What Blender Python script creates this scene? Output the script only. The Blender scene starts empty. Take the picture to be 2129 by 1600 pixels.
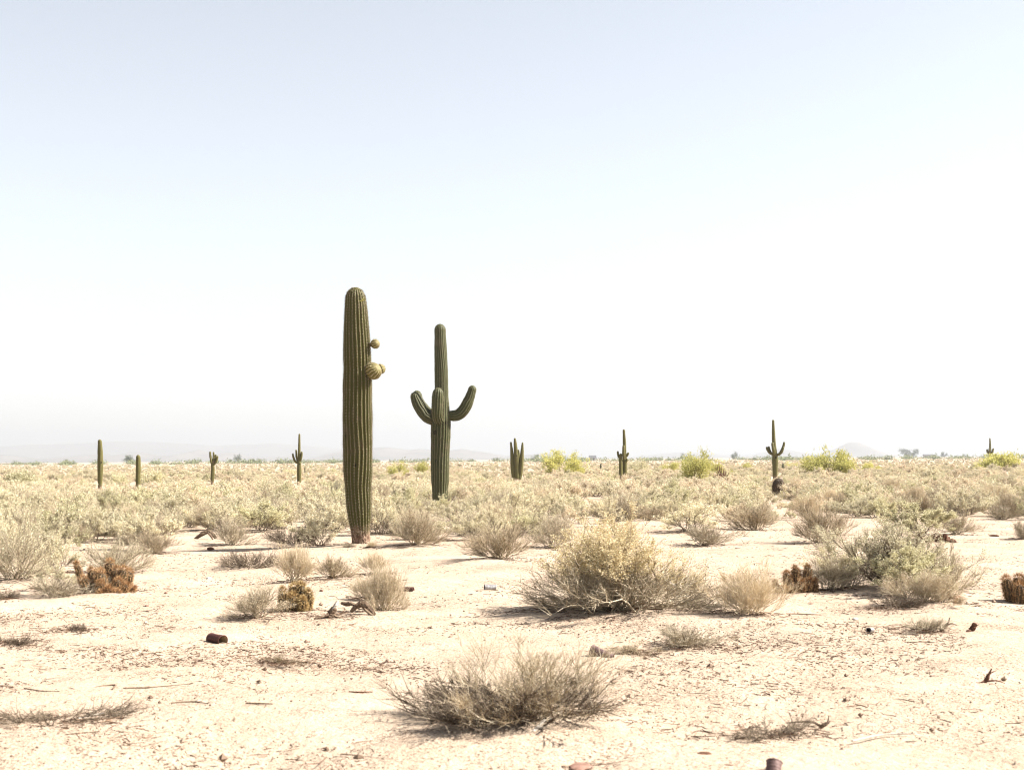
import bpy, math, random
import numpy as np

# ------------------------------------------------------------------ camera, sky, sun, exposure
scene = bpy.context.scene
FPX, HORIZON, CX, EYE, SLOPE = 2957.0, 954.0, 1064.5, 1.5, 0.0066   # photo pixels of a 50 mm lens; eye 1.5 m up; the plain rises gently to the right
cam_data = bpy.data.cameras.new("camera")
cam = bpy.data.objects.new("camera", cam_data)
scene.collection.objects.link(cam)
cam.location = (0, 0, EYE)
cam.rotation_euler = (math.radians(90), 0, 0)
cam_data.lens = 50
cam_data.sensor_width = 36
cam_data.shift_y = (HORIZON - 800) / 2129
cam_data.clip_start = 0.1
cam_data.clip_end = 40000
cam_data.dof.use_dof = True
cam_data.dof.focus_distance = 27
cam_data.dof.aperture_fstop = 4.2
scene.camera = cam

SUN_EL = math.radians(43)
SUN_AZ = math.radians(1)            # from straight right (+x) towards away from the camera (+y)
sun_dir = np.array([math.cos(SUN_EL) * math.cos(SUN_AZ), math.cos(SUN_EL) * math.sin(SUN_AZ), math.sin(SUN_EL)])
world = bpy.data.worlds.new("World")
scene.world = world
world.use_nodes = True
wn, wl = world.node_tree.nodes, world.node_tree.links
sky = wn.new("ShaderNodeTexSky")
sky.sky_type = 'NISHITA'
sky.sun_disc = False
sky.sun_elevation = SUN_EL
sky.sun_rotation = math.radians(90) - SUN_AZ
sky.air_density = 1.0
sky.dust_density = 0.7
sky.ozone_density = 1.0
sky.altitude = 300
pale = wn.new("ShaderNodeHueSaturation")        # thin high haze: the whole sky a little paler
pale.inputs["Saturation"].default_value = 0.37
wl.new(sky.outputs[0], pale.inputs["Color"])
wl.new(pale.outputs[0], wn["Background"].inputs[0])
wn["Background"].inputs[1].default_value = 0.0545

sun_data = bpy.data.lights.new("sun", 'SUN')
sun_data.energy = 5.0
sun_data.angle = math.radians(0.53)
sun_data.color = (1.0, 0.945, 0.87)
sun = bpy.data.objects.new("sun", sun_data)
scene.collection.objects.link(sun)
sun.rotation_euler = (math.radians(90) - SUN_EL, 0, math.radians(90) + SUN_AZ)
sun.location = (30, 15, 40)

scene.view_settings.view_transform = 'Standard'
scene.view_settings.look = 'None'
scene.view_settings.exposure = 1.93
scene.view_settings.gamma = 1
scene.view_settings.use_curve_mapping = False
scene.cycles.max_bounces = 6
scene.cycles.diffuse_bounces = 3
scene.cycles.transmission_bounces = 3
scene.cycles.volume_bounces = 2
scene.cycles.use_denoising = True
scene.cycles.denoiser = 'OPENIMAGEDENOISE'
scene.cycles.denoising_input_passes = 'RGB_ALBEDO_NORMAL'
scene.cycles.denoising_prefilter = 'ACCURATE'
scene.cycles.sample_clamp_indirect = 6
scene.cycles.pixel_filter_type = 'BLACKMAN_HARRIS'
scene.cycles.filter_width = 1.1

rng = np.random.default_rng(7)
COL = scene.collection


# ------------------------------------------------------------------ terrain height and pixel to place
# low soil mounds gathered round the shrubs: photo pixel of the foot, radius and height in metres
MOUNDS = [(4435 / ((py - 954) + .0066 * (px - 1064.5)), px, w, h) for px, py, w, h in (
    (1095, 1500, .45, .035), (1300, 1275, .7, .05), (1558, 1290, .35, .035), (1850, 1230, .8, .06), (1925, 1262, .4, .03), (535, 1284, .35, .03), (612, 1271, .25, .03), (218, 1240, .4, .04),
    (750, 1138, .5, .05), (866, 1142, .6, .05), (1040, 1172, .7, .07), (1702, 1130, .6, .04), (612, 1212, .4, .03), (690, 1206, .35, .03), (1465, 1132, .5, .03), (120, 1232, .5, .04), (1150, 1140, .6, .05), (735, 1282, .35, .02))]
MOUNDS = [((px - 1064.5) / 2957 * d, d, w, h) for d, px, w, h in MOUNDS]


def gz(x, y):
    x = np.asarray(x, float)
    y = np.asarray(y, float)
    near = np.clip((70 - y) / 50, 0, 1)
    u = (0.020 * np.sin(0.9 * x + 0.35 * y + 1.0) + 0.018 * np.sin(-0.55 * x + 0.8 * y)
         + 0.010 * np.sin(2.1 * x + 1.7 * y + .6) + 0.008 * np.sin(3.3 * x - 2.4 * y + 2.))
    for mx, my, w, h in MOUNDS:
        u = u + h * np.exp(-((x - mx) ** 2 + ((y - my) * .8) ** 2) / (w * w))
    return SLOPE * x + u * near


def depth(px, py):
    return EYE * FPX / ((py - HORIZON) + SLOPE * (px - CX))


def at(px, py):
    """ground point that the photo shows at a pixel"""
    d = depth(px, py)
    x = (px - CX) / FPX * d
    return np.array([x, d, float(gz(x, d))])


def up(px, py, d):
    """point at depth d that the photo shows at a pixel"""
    return np.array([(px - CX) / FPX * d, d, EYE - (py - HORIZON) / FPX * d])


# ------------------------------------------------------------------ mesh and object helpers
def tri_mesh(name, V, F, mats, mi=None, smooth=False, attrs=None):
    V = np.ascontiguousarray(V, np.float32).reshape(-1, 3)
    F = np.ascontiguousarray(F, np.int32).reshape(-1, 3)
    me = bpy.data.meshes.new(name)
    me.vertices.add(len(V))
    me.vertices.foreach_set("co", V.ravel())
    me.loops.add(F.size)
    me.loops.foreach_set("vertex_index", F.ravel())
    me.polygons.add(len(F))
    me.polygons.foreach_set("loop_start", np.arange(0, F.size, 3, dtype=np.int32))
    for m in (mats if isinstance(mats, (list, tuple)) else [mats]):
        me.materials.append(m)
    if mi is not None:
        me.polygons.foreach_set("material_index", np.asarray(mi, np.int32))
    me.polygons.foreach_set("use_smooth", np.full(len(F), smooth))
    for k, a in (attrs or {}).items():
        at_ = me.attributes.new(k, 'FLOAT', 'POINT')
        at_.data.foreach_set("value", np.asarray(a, np.float32))
    me.update(calc_edges=True)
    return me


def obj(name, me, parent=None, loc=(0, 0, 0), rz=0.0, sc=(1, 1, 1), rot=None):
    o = bpy.data.objects.new(name, me)
    COL.objects.link(o)
    o.location = tuple(float(v) for v in loc)
    o.rotation_euler = rot if rot is not None else (0, 0, rz)
    o.scale = sc if hasattr(sc, "__len__") else (sc, sc, sc)
    if parent is not None:
        o.parent = parent
    return o


def tag(o, label, cat, group=None, kind=None):
    o["label"] = label
    o["category"] = cat
    if group:
        o["group"] = group
    if kind:
        o["kind"] = kind
    return o


def thing(name, label, cat, loc, group=None, rz=0.0, sc=(1, 1, 1)):
    return tag(obj(name, None, None, loc, rz, sc), label, cat, group)


def join(parts):
    Vs, Fs, n = [], [], 0
    for V, F in parts:
        Vs.append(np.asarray(V).reshape(-1, 3))
        Fs.append(np.asarray(F).reshape(-1, 3) + n)
        n += len(Vs[-1])
    return np.concatenate(Vs), np.concatenate(Fs)


def unit(v):
    return v / np.maximum(np.linalg.norm(v, axis=-1, keepdims=True), 1e-9)


def tubes(P, R, sides=3, seed=0):
    """K tapering pointed tubes along K polylines of S points: P (K,S,3), R (K,S-1)"""
    K, S, _ = P.shape
    T = unit(np.gradient(P, axis=1))
    ref = unit(np.random.default_rng(seed).normal(size=(K, 1, 3)))
    A = unit(np.cross(T, ref))
    B = np.cross(T, A)
    a = np.linspace(0, 2 * np.pi, sides, endpoint=False)
    ring = P[:, :-1, None] + R[:, :, None, None] * (np.cos(a)[None, None, :, None] * A[:, :-1, None] + np.sin(a)[None, None, :, None] * B[:, :-1, None])
    nv = (S - 1) * sides + 1
    V = np.concatenate([ring.reshape(K, -1, 3), P[:, -1:]], axis=1)
    f = []
    for s in range(S - 2):
        for i in range(sides):
            j = (i + 1) % sides
            q = (s * sides + i, s * sides + j, (s + 1) * sides + j, (s + 1) * sides + i)
            f += [(q[0], q[1], q[2]), (q[0], q[2], q[3])]
    for i in range(sides):
        f.append(((S - 2) * sides + i, (S - 2) * sides + (i + 1) % sides, nv - 1))
    F = np.array(f)[None] + (np.arange(K) * nv)[:, None, None]
    return V.reshape(-1, 3), F.reshape(-1, 3)


def spikes(P, D, L, w, seed=0):
    """thin three sided spikes at points P along D, length L, half width w"""
    K = len(P)
    D = unit(D)
    A = unit(np.cross(D, np.random.default_rng(seed).normal(size=(K, 3))))
    B = np.cross(D, A)
    L = np.broadcast_to(np.asarray(L, float), (K,))[:, None]
    w = np.broadcast_to(np.asarray(w, float), (K,))[:, None]
    V = np.stack([P + w * A, P + w * (-.5 * A + .866 * B), P + w * (-.5 * A - .866 * B), P + L * D], axis=1)
    F = np.array([[0, 1, 3], [1, 2, 3], [2, 0, 3]])[None] + (np.arange(K) * 4)[:, None, None]
    return V.reshape(-1, 3), F.reshape(-1, 3)


def blades(P, D, N, L, w):
    """folded diamond leaves at P along D, width direction from N"""
    K = len(P)
    D = unit(D)
    S = unit(np.cross(D, N))
    U = np.cross(S, D)
    L = np.broadcast_to(np.asarray(L, float), (K,))[:, None]
    w = np.broadcast_to(np.asarray(w, float), (K,))[:, None]
    m = P + .45 * L * D
    V = np.stack([P, m + w * S + .3 * w * U, P + L * D, m - w * S + .3 * w * U], axis=1)
    F = np.array([[0, 1, 2], [0, 2, 3]])[None] + (np.arange(K) * 4)[:, None, None]
    return V.reshape(-1, 3), F.reshape(-1, 3)


def bez(P0, P1, P2, S):
    t = np.linspace(0, 1, S)[None, :, None]
    return (1 - t) ** 2 * P0[:, None] + 2 * t * (1 - t) * P1[:, None] + t ** 2 * P2[:, None]


# ------------------------------------------------------------------ materials
def node_mat(name):
    m = bpy.data.materials.new(name)
    m.use_nodes = True
    nt = m.node_tree
    b = nt.nodes["Principled BSDF"]
    b.inputs["Specular IOR Level"].default_value = 0.2
    b.inputs["Roughness"].default_value = 0.8
    return m, nt, b


def ramp(nt, src, stops, interp='LINEAR'):
    r = nt.nodes.new("ShaderNodeValToRGB")
    r.color_ramp.interpolation = interp
    el = r.color_ramp.elements
    while len(el) > 1:
        el.remove(el[-1])
    el[0].position, el[0].color = stops[0][0], (*stops[0][1], 1)
    for p, c in stops[1:]:
        e = el.new(p)
        e.color = (*c, 1)
    nt.links.new(src, r.inputs[0])
    return r.outputs[0]


def mix(nt, a, b, fac, mode='MIX'):
    n = nt.nodes.new("ShaderNodeMix")
    n.data_type = 'RGBA'
    n.blend_type = mode
    for sock, v in ((0, fac), (6, a), (7, b)):
        if isinstance(v, (int, float)):
            n.inputs[sock].default_value = v
        elif isinstance(v, tuple):
            n.inputs[sock].default_value = (*v, 1)
        else:
            nt.links.new(v, n.inputs[sock])
    return n.outputs[2]


def noise(nt, scale, detail=4, rough=.55, coord=None, dist=0):
    n = nt.nodes.new("ShaderNodeTexNoise")
    n.inputs["Scale"].default_value = scale
    n.inputs["Detail"].default_value = detail
    n.inputs["Roughness"].default_value = rough
    n.inputs["Distortion"].default_value = dist
    if coord is not None:
        nt.links.new(coord, n.inputs["Vector"])
    return n.outputs[0]


def objcoord(nt):
    return nt.nodes.new("ShaderNodeTexCoord").outputs["Object"]


def leaf_mat(name, c1, c2, c3, trans=0.35):
    """leaf colour varies from leaf to leaf and a little from plant to plant"""
    m, nt, b = node_mat(name)
    g = nt.nodes.new("ShaderNodeNewGeometry")
    oi = nt.nodes.new("ShaderNodeObjectInfo")
    c = ramp(nt, g.outputs["Random Per Island"], [(0, c1), (.55, c2), (1, c3)])
    hv = nt.nodes.new("ShaderNodeHueSaturation")
    mr = nt.nodes.new("ShaderNodeMapRange")
    mr.inputs[3].default_value, mr.inputs[4].default_value = 0.8, 1.12
    nt.links.new(oi.outputs["Random"], mr.inputs[0])
    nt.links.new(mr.outputs[0], hv.inputs["Value"])
    nt.links.new(c, hv.inputs["Color"])
    nt.links.new(hv.outputs[0], b.inputs["Base Color"])
    tr = nt.nodes.new("ShaderNodeBsdfTranslucent")
    nt.links.new(hv.outputs[0], tr.inputs[0])
    ms = nt.nodes.new("ShaderNodeMixShader")
    ms.inputs[0].default_value = trans
    nt.links.new(b.outputs[0], ms.inputs[1])
    nt.links.new(tr.outputs[0], ms.inputs[2])
    nt.links.new(ms.outputs[0], nt.nodes["Material Output"].inputs[0])
    b.inputs["Roughness"].default_value = .7
    return m


def twig_mat(name, c1, c2, c3):
    m, nt, b = node_mat(name)
    g = nt.nodes.new("ShaderNodeNewGeometry")
    c = ramp(nt, g.outputs["Random Per Island"], [(0, c1), (.6, c2), (1, c3)])
    nt.links.new(c, b.inputs["Base Color"])
    return m


def sand_mat():
    m, nt, b = node_mat("desert_sand")
    co = objcoord(nt)
    big = noise(nt, .22, 4, .6, co)
    mid = noise(nt, 1.6, 5, .6, co)
    fine = noise(nt, 30, 6, .7, co)
    c = ramp(nt, big, [(.3, (.342, .262, .189)), (.5, (.382, .303, .225)), (.7, (.410, .332, .256))])
    c = mix(nt, c, ramp(nt, mid, [(.35, (.314, .230, .164)), (.65, (.424, .346, .270))]), .45)
    c = mix(nt, c, ramp(nt, fine, [(.3, (.239, .169, .114)), (.52, (.396, .312, .235)), (.75, (.464, .387, .306))]), .35)
    # small crumbs of leaf litter lying in drifts
    sp = noise(nt, 55, 3, .6, co, .6)
    drift = noise(nt, .9, 5, .65, co, .8)
    mm = nt.nodes.new("ShaderNodeMath")
    mm.operation = 'MULTIPLY_ADD'
    nt.links.new(drift, mm.inputs[0])
    mm.inputs[1].default_value = .42
    nt.links.new(sp, mm.inputs[2])
    lit = ramp(nt, mm.outputs[0], [(.775, (0, 0, 0)), (.85, (1, 1, 1))])
    c = mix(nt, c, (.085, .048, .028), lit)
    nt.links.new(c, b.inputs["Base Color"])
    b.inputs["Roughness"].default_value = .95
    b.inputs["Specular IOR Level"].default_value = .1
    h1 = noise(nt, 9, 6, .65, co)
    h2 = noise(nt, 60, 4, .7, co)
    ad = nt.nodes.new("ShaderNodeMath")
    ad.operation = 'MULTIPLY_ADD'
    nt.links.new(h2, ad.inputs[0])
    ad.inputs[1].default_value = .22
    nt.links.new(h1, ad.inputs[2])
    bp = nt.nodes.new("ShaderNodeBump")
    bp.inputs["Strength"].default_value = .9
    bp.inputs["Distance"].default_value = .045
    nt.links.new(ad.outputs[0], bp.inputs["Height"])
    nt.links.new(bp.outputs[0], b.inputs["Normal"])
    return m


def cactus_mat(name, valley, crest, bark_top=0.0, patch=(.10, .075, .045)):
    """rib attribute: 0 in the furrow, 1 on the rib; ht attribute: metres above the foot"""
    m, nt, b = node_mat(name)
    a = nt.nodes.new("ShaderNodeAttribute")
    a.attribute_name = "rib"
    h = nt.nodes.new("ShaderNodeAttribute")
    h.attribute_name = "ht"
    co = objcoord(nt)
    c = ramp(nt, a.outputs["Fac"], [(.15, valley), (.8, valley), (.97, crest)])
    n1 = noise(nt, 3.0, 5, .6, co)
    c = mix(nt, c, patch, ramp(nt, n1, [(.56, (0, 0, 0)), (.72, (.7, .7, .7))]))
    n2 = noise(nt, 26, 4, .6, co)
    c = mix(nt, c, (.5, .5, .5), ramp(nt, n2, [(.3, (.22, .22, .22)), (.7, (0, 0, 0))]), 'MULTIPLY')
    if bark_top > 0:
        mr = nt.nodes.new("ShaderNodeMath")
        mr.operation = 'MULTIPLY_ADD'
        nt.links.new(noise(nt, 7, 5, .65, co), mr.inputs[0])
        mr.inputs[1].default_value = -bark_top * 1.3
        nt.links.new(h.outputs["Fac"], mr.inputs[2])
        f = ramp(nt, mr.outputs[0], [(0, (1, 1, 1)), (min(.9, bark_top * .45), (0, 0, 0))])
        bark = ramp(nt, noise(nt, 18, 6, .7, co, .5), [(.34, (.06, .033, .02)), (.5, (.19, .118, .078)), (.66, (.42, .32, .235))])
        c = mix(nt, c, bark, f)
    nt.links.new(c, b.inputs["Base Color"])
    b.inputs["Roughness"].default_value = .62
    b.inputs["Specular IOR Level"].default_value = .25
    bp = nt.nodes.new("ShaderNodeBump")
    bp.inputs["Strength"].default_value = .35
    bp.inputs["Distance"].default_value = .02
    nt.links.new(n2, bp.inputs["Height"])
    nt.links.new(bp.outputs[0], b.inputs["Normal"])
    return m


def rust_mat(name, c1, c2, c3, metal=.25, rough=.6):
    m, nt, b = node_mat(name)
    co = objcoord(nt)
    c = ramp(nt, noise(nt, 22, 6, .65, co, .6), [(.3, c1), (.5, c2), (.7, c3)])
    nt.links.new(c, b.inputs["Base Color"])
    b.inputs["Metallic"].default_value = metal
    b.inputs["Roughness"].default_value = rough
    bp = nt.nodes.new("ShaderNodeBump")
    bp.inputs["Strength"].default_value = .4
    bp.inputs["Distance"].default_value = .004
    nt.links.new(noise(nt, 90, 4, .6, co), bp.inputs["Height"])
    nt.links.new(bp.outputs[0], b.inputs["Normal"])
    return m


def wood_mat(name, c1, c2, c3):
    m, nt, b = node_mat(name)
    co = objcoord(nt)
    c = ramp(nt, noise(nt, 24, 6, .7, co, 1.2), [(.32, c1), (.5, c2), (.68, c3)])
    nt.links.new(c, b.inputs["Base Color"])
    bp = nt.nodes.new("ShaderNodeBump")
    bp.inputs["Strength"].default_value = .6
    bp.inputs["Distance"].default_value = .01
    nt.links.new(noise(nt, 50, 5, .7, co, .6), bp.inputs["Height"])
    nt.links.new(bp.outputs[0], b.inputs["Normal"])
    return m


def flat_noise_mat(name, c1, c2, scale, rough=.9):
    m, nt, b = node_mat(name)
    nt.links.new(ramp(nt, noise(nt, scale, 5, .6, objcoord(nt)), [(.35, c1), (.65, c2)]), b.inputs["Base Color"])
    b.inputs["Roughness"].default_value = rough
    return m


M = dict(
    sand=sand_mat(),
    cream_leaf=leaf_mat("pale_cream_leaf", (.43, .37, .23), (.615, .55, .375), (.75, .70, .54), .3),
    green_leaf=leaf_mat("dusty_green_leaf", (.36, .33, .18), (.53, .485, .295), (.68, .635, .445), .3),
    yellow_leaf=leaf_mat("dry_yellow_leaf", (.56, .44, .23), (.71, .59, .36), (.80, .72, .50), .4),
    straw=leaf_mat("dry_straw", (.45, .36, .24), (.61, .51, .36), (.73, .65, .50), .35),
    verde_leaf=leaf_mat("palo_verde_twig", (.32, .31, .08), (.46, .435, .13), (.58, .54, .23), .45),
    far_leaf=leaf_mat("distant_tree_leaf", (.048, .068, .040), (.080, .104, .056), (.128, .144, .072), .25),
    far_pale_leaf=leaf_mat("distant_pale_leaf", (.128, .152, .072), (.192, .216, .104), (.264, .280, .144), .25),
    twig_grey=twig_mat("grey_twig", (.16, .13, .086), (.32, .265, .185), (.48, .415, .31)),
    twig_brown=twig_mat("brown_twig", (.125, .092, .055), (.28, .22, .14), (.45, .37, .25)),
    twig_dark=twig_mat("dark_bark_and_shade_twig", (.06, .043, .03), (.13, .098, .068), (.24, .19, .135)),  # dark bark tone; in leafy shrubs it also paints their shaded inside
    twig_red=twig_mat("reddish_litter", (.035, .016, .01), (.085, .045, .025), (.19, .12, .075)),
    bleach=wood_mat("bleached_wood", (.216, .186, .150), (.360, .324, .276), (.444, .414, .360)),
    deadwood=wood_mat("weathered_dead_wood", (.042, .027, .018), (.114, .075, .048), (.252, .192, .132)),
    redwood=wood_mat("rotten_red_wood", (.036, .015, .009), (.102, .045, .024), (.180, .090, .054)),
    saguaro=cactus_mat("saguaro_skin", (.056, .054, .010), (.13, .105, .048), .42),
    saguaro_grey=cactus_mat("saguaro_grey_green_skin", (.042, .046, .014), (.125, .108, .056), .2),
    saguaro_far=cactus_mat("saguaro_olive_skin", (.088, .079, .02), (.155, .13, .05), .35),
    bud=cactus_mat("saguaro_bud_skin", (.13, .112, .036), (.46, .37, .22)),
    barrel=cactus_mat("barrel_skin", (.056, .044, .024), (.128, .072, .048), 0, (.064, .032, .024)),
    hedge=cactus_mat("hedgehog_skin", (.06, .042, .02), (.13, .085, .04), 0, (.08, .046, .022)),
    spine_pale=twig_mat("pale_spine", (.162, .125, .082), (.287, .238, .162), (.412, .362, .275)),
    spine_dark=twig_mat("dark_spine", (.037, .028, .022), (.100, .078, .056), (.224, .187, .137)),
    spine_orange=twig_mat("orange_spine", (.12, .058, .024), (.34, .19, .085), (.62, .43, .23)),
    spine_yellow=twig_mat("yellow_spine", (.12, .068, .03), (.36, .24, .10), (.68, .53, .26)),
    spine_red=twig_mat("reddish_barrel_spine", (.062, .028, .019), (.125, .062, .041), (.212, .131, .088)),
    hole=flat_noise_mat("hole_shade_dark", (.009, .007, .006), (.018, .014, .011), 20),  # near black: the shade inside a hole put into the colour
    rust=rust_mat("maroon_rust", (.025, .009, .008), (.063, .023, .019), (.110, .047, .033)),
    rust_purple=rust_mat("purple_brown_rust", (.055, .033, .030), (.110, .069, .063), (.165, .110, .099)),
    rust_orange=rust_mat("orange_rust", (.066, .025, .011), (.143, .066, .033), (.220, .132, .077)),
    tin=rust_mat("weathered_tin", (.165, .149, .138), (.275, .264, .259), (.374, .369, .369), .6, .42),
    tin_in=rust_mat("pale_can_inside", (.220, .143, .077), (.330, .248, .154), (.407, .330, .231), .1, .6),
    stone=flat_noise_mat("reddish_stone", (.132, .072, .051), (.240, .144, .108), 14),
    stone_pale=flat_noise_mat("pale_stone", (.270, .252, .240), (.396, .378, .360), 14),
    hill=flat_noise_mat("hill_rock", (.096, .090, .084), (.150, .132, .114), .006),
    wall=flat_noise_mat("pale_house_wall", (.330, .318, .300), (.408, .396, .378), .6),
    roof=flat_noise_mat("grey_roof", (.060, .060, .066), (.102, .099, .102), .8),
    pane=flat_noise_mat("dark_window", (.012, .015, .018), (.024, .027, .030), .8, .2),
    pole=flat_noise_mat("pole_wood", (.060, .048, .036), (.108, .084, .066), 2),
)


# ------------------------------------------------------------------ ground
def ground():
    xs = [0.0]
    while xs[-1] < 8200:
        x = xs[-1]
        xs.append(x + (0.07 if x < 9 else min(0.07 * 1.06 ** ((x - 9) / .5) if x < 40 else x * .1, 600)))
    xs = np.array(xs)
    xs = np.concatenate([-xs[:0:-1], xs])
    ys = [4.0]
    while ys[-1] < 9000:
        y = ys[-1]
        ys.append(y + min(max(.05, .0075 * y) if y < 60 else y * .06, 500))
    ys = np.concatenate([np.array([-300., -60, -15, -4, 0, 2, 3]), np.array(ys)])
    X, Y = np.meshgrid(xs, ys)
    Z = gz(X, Y)
    r = np.random.default_rng(3)
    for k in range(26):                       # low crumbly relief of the near soil
        a, f = r.uniform(0, 6.28), 1.4 * 1.17 ** k
        if f < 42:
            Z += .011 / f ** .75 * np.sin(f * (np.cos(a) * X + np.sin(a) * Y) + 2.2 * np.sin(.5 * f * (np.sin(a) * X - np.cos(a) * Y) + k) + k * 1.7) * np.clip((45 - Y) / 30, 0, 1) * np.clip((16 - abs(X)) / 6, 0, 1)
    n, m = X.shape
    i = (np.arange(n - 1)[:, None] * m + np.arange(m - 1)[None]).ravel()
    F = np.concatenate([np.stack([i, i + 1, i + m + 1], 1), np.stack([i, i + m + 1, i + m], 1)])
    o = obj("ground", tri_mesh("ground", np.stack([X, Y, Z], -1), F, M["sand"], smooth=True))
    o["kind"] = "structure"
    o["label"] = "pale cream desert sand flat running to the horizon"


ground()


# ------------------------------------------------------------------ hills
def hill_range(name, pts, dist, deep, label, seed):
    """ridge whose crest passes at the given photo points; sloping flanks with gullies before and behind it"""
    px = np.array([p[0] for p in pts], float)
    py = np.array([p[1] for p in pts], float)
    r = np.random.default_rng(seed)
    n = int((px[-1] - px[0]) / 5) + 2
    gx = np.linspace(px[0], px[-1], n)
    crest = EYE - (np.interp(gx, px, py) - HORIZON) / FPX * dist
    X0 = (gx - CX) / FPX * dist
    for k in range(5):
        crest = crest + (crest > 12) * 1.2 * np.sin(X0 / (38 + 23 * k) + r.uniform(0, 6))
    rows = np.linspace(-1, 1, 25)
    V = []
    for v in rows:
        wob = sum(np.sin(X0 / (90 + 47 * k) + 3.1 * v + r.uniform(0, 6.28)) for k in range(3)) * .05
        prof = np.clip(1 - np.abs(v) ** 1.15 * (1 + wob), 0, None) if abs(v) < 1 else 0
        base = SLOPE * X0 - 6
        z = base + np.maximum(crest - base, 0) * prof
        V.append(np.stack([X0, np.full(n, dist + v * deep), z], 1))
    V = np.array(V)
    i = (np.arange(len(rows) - 1)[:, None] * n + np.arange(n - 1)[None]).ravel()
    F = np.concatenate([np.stack([i, i + 1, i + n + 1], 1), np.stack([i, i + n + 1, i + n], 1)])
    o = obj(name, tri_mesh(name, V, F, M["hill"], smooth=True))
    o["kind"] = "structure"
    o["label"] = label


hill_range("hills", [(-420, 958), (-300, 948), (-150, 953), (-40, 946), (0, 944), (30, 947), (60, 954), (110, 952), (180, 945), (212, 944), (240, 947), (272, 939), (295, 938),
                     (330, 945), (352, 946), (395, 940), (414, 933), (432, 941), (450, 945), (470, 943), (490, 944), (520, 951), (570, 950), (605, 946),
                     (640, 953), (662, 949), (690, 940), (735, 936), (780, 931), (806, 929), (830, 931), (852, 935), (870, 933), (900, 936), (930, 936), (962, 931), (990, 936), (1015, 940),
                     (1050, 948), (1090, 946), (1140, 943), (1160, 944), (1210, 950), (1300, 955), (1340, 955)], 5200, 700,
           "pale grey hill ridge fading in haze along the horizon", 1)
hill_range("hills", [(1180, 956), (1280, 950), (1350, 946), (1400, 943), (1450, 940), (1490, 943), (1530, 946), (1570, 944), (1600, 938), (1618, 933), (1640, 935), (1670, 942), (1700, 949), (1760, 952),
                     (1900, 951), (2000, 948), (2060, 946), (2129, 949), (2300, 944), (2450, 952)], 6600, 700, "faint far hill ridge behind the saguaros", 2)
hill_range("hills", [(1655, 953), (1690, 947), (1722, 940), (1745, 929), (1762, 919), (1770, 917), (1782, 917), (1790, 919), (1806, 929), (1830, 939), (1862, 946), (1905, 951)], 5600, 420,
           "lone pale conical butte with a flat summit", 3)
hill_range("hills", [(-500, 935), (-300, 925), (-100, 930), (60, 925), (180, 921), (260, 915), (330, 920), (450, 926), (560, 921), (700, 932), (820, 940), (900, 948), (960, 953)], 8200, 600,
           "barely visible mountain ridge behind the nearer hills", 4)


# ------------------------------------------------------------------ ribbed cacti
def spline(ctrl, n):
    """smooth path through control rows (x, y, z, r)"""
    c = np.asarray(ctrl, float)
    seg = np.r_[0, np.cumsum(np.linalg.norm(np.diff(c[:, :3], axis=0), axis=1) + 1e-6)]
    s = np.linspace(0, seg[-1], n)
    cc = np.vstack([2 * c[0] - c[1], c, 2 * c[-1] - c[-2]])
    k = np.clip(np.searchsorted(seg, s, 'right') - 1, 0, len(c) - 2)
    t = ((s - seg[k]) / (seg[k + 1] - seg[k]))[:, None]
    p0, p1, p2, p3 = cc[k], cc[k + 1], cc[k + 2], cc[k + 3]
    return .5 * (2 * p1 + (p2 - p0) * t + (2 * p0 - 5 * p1 + 4 * p2 - p3) * t ** 2 + (3 * p1 - p0 - 3 * p2 + p3) * t ** 3), s, seg[-1]


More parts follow.
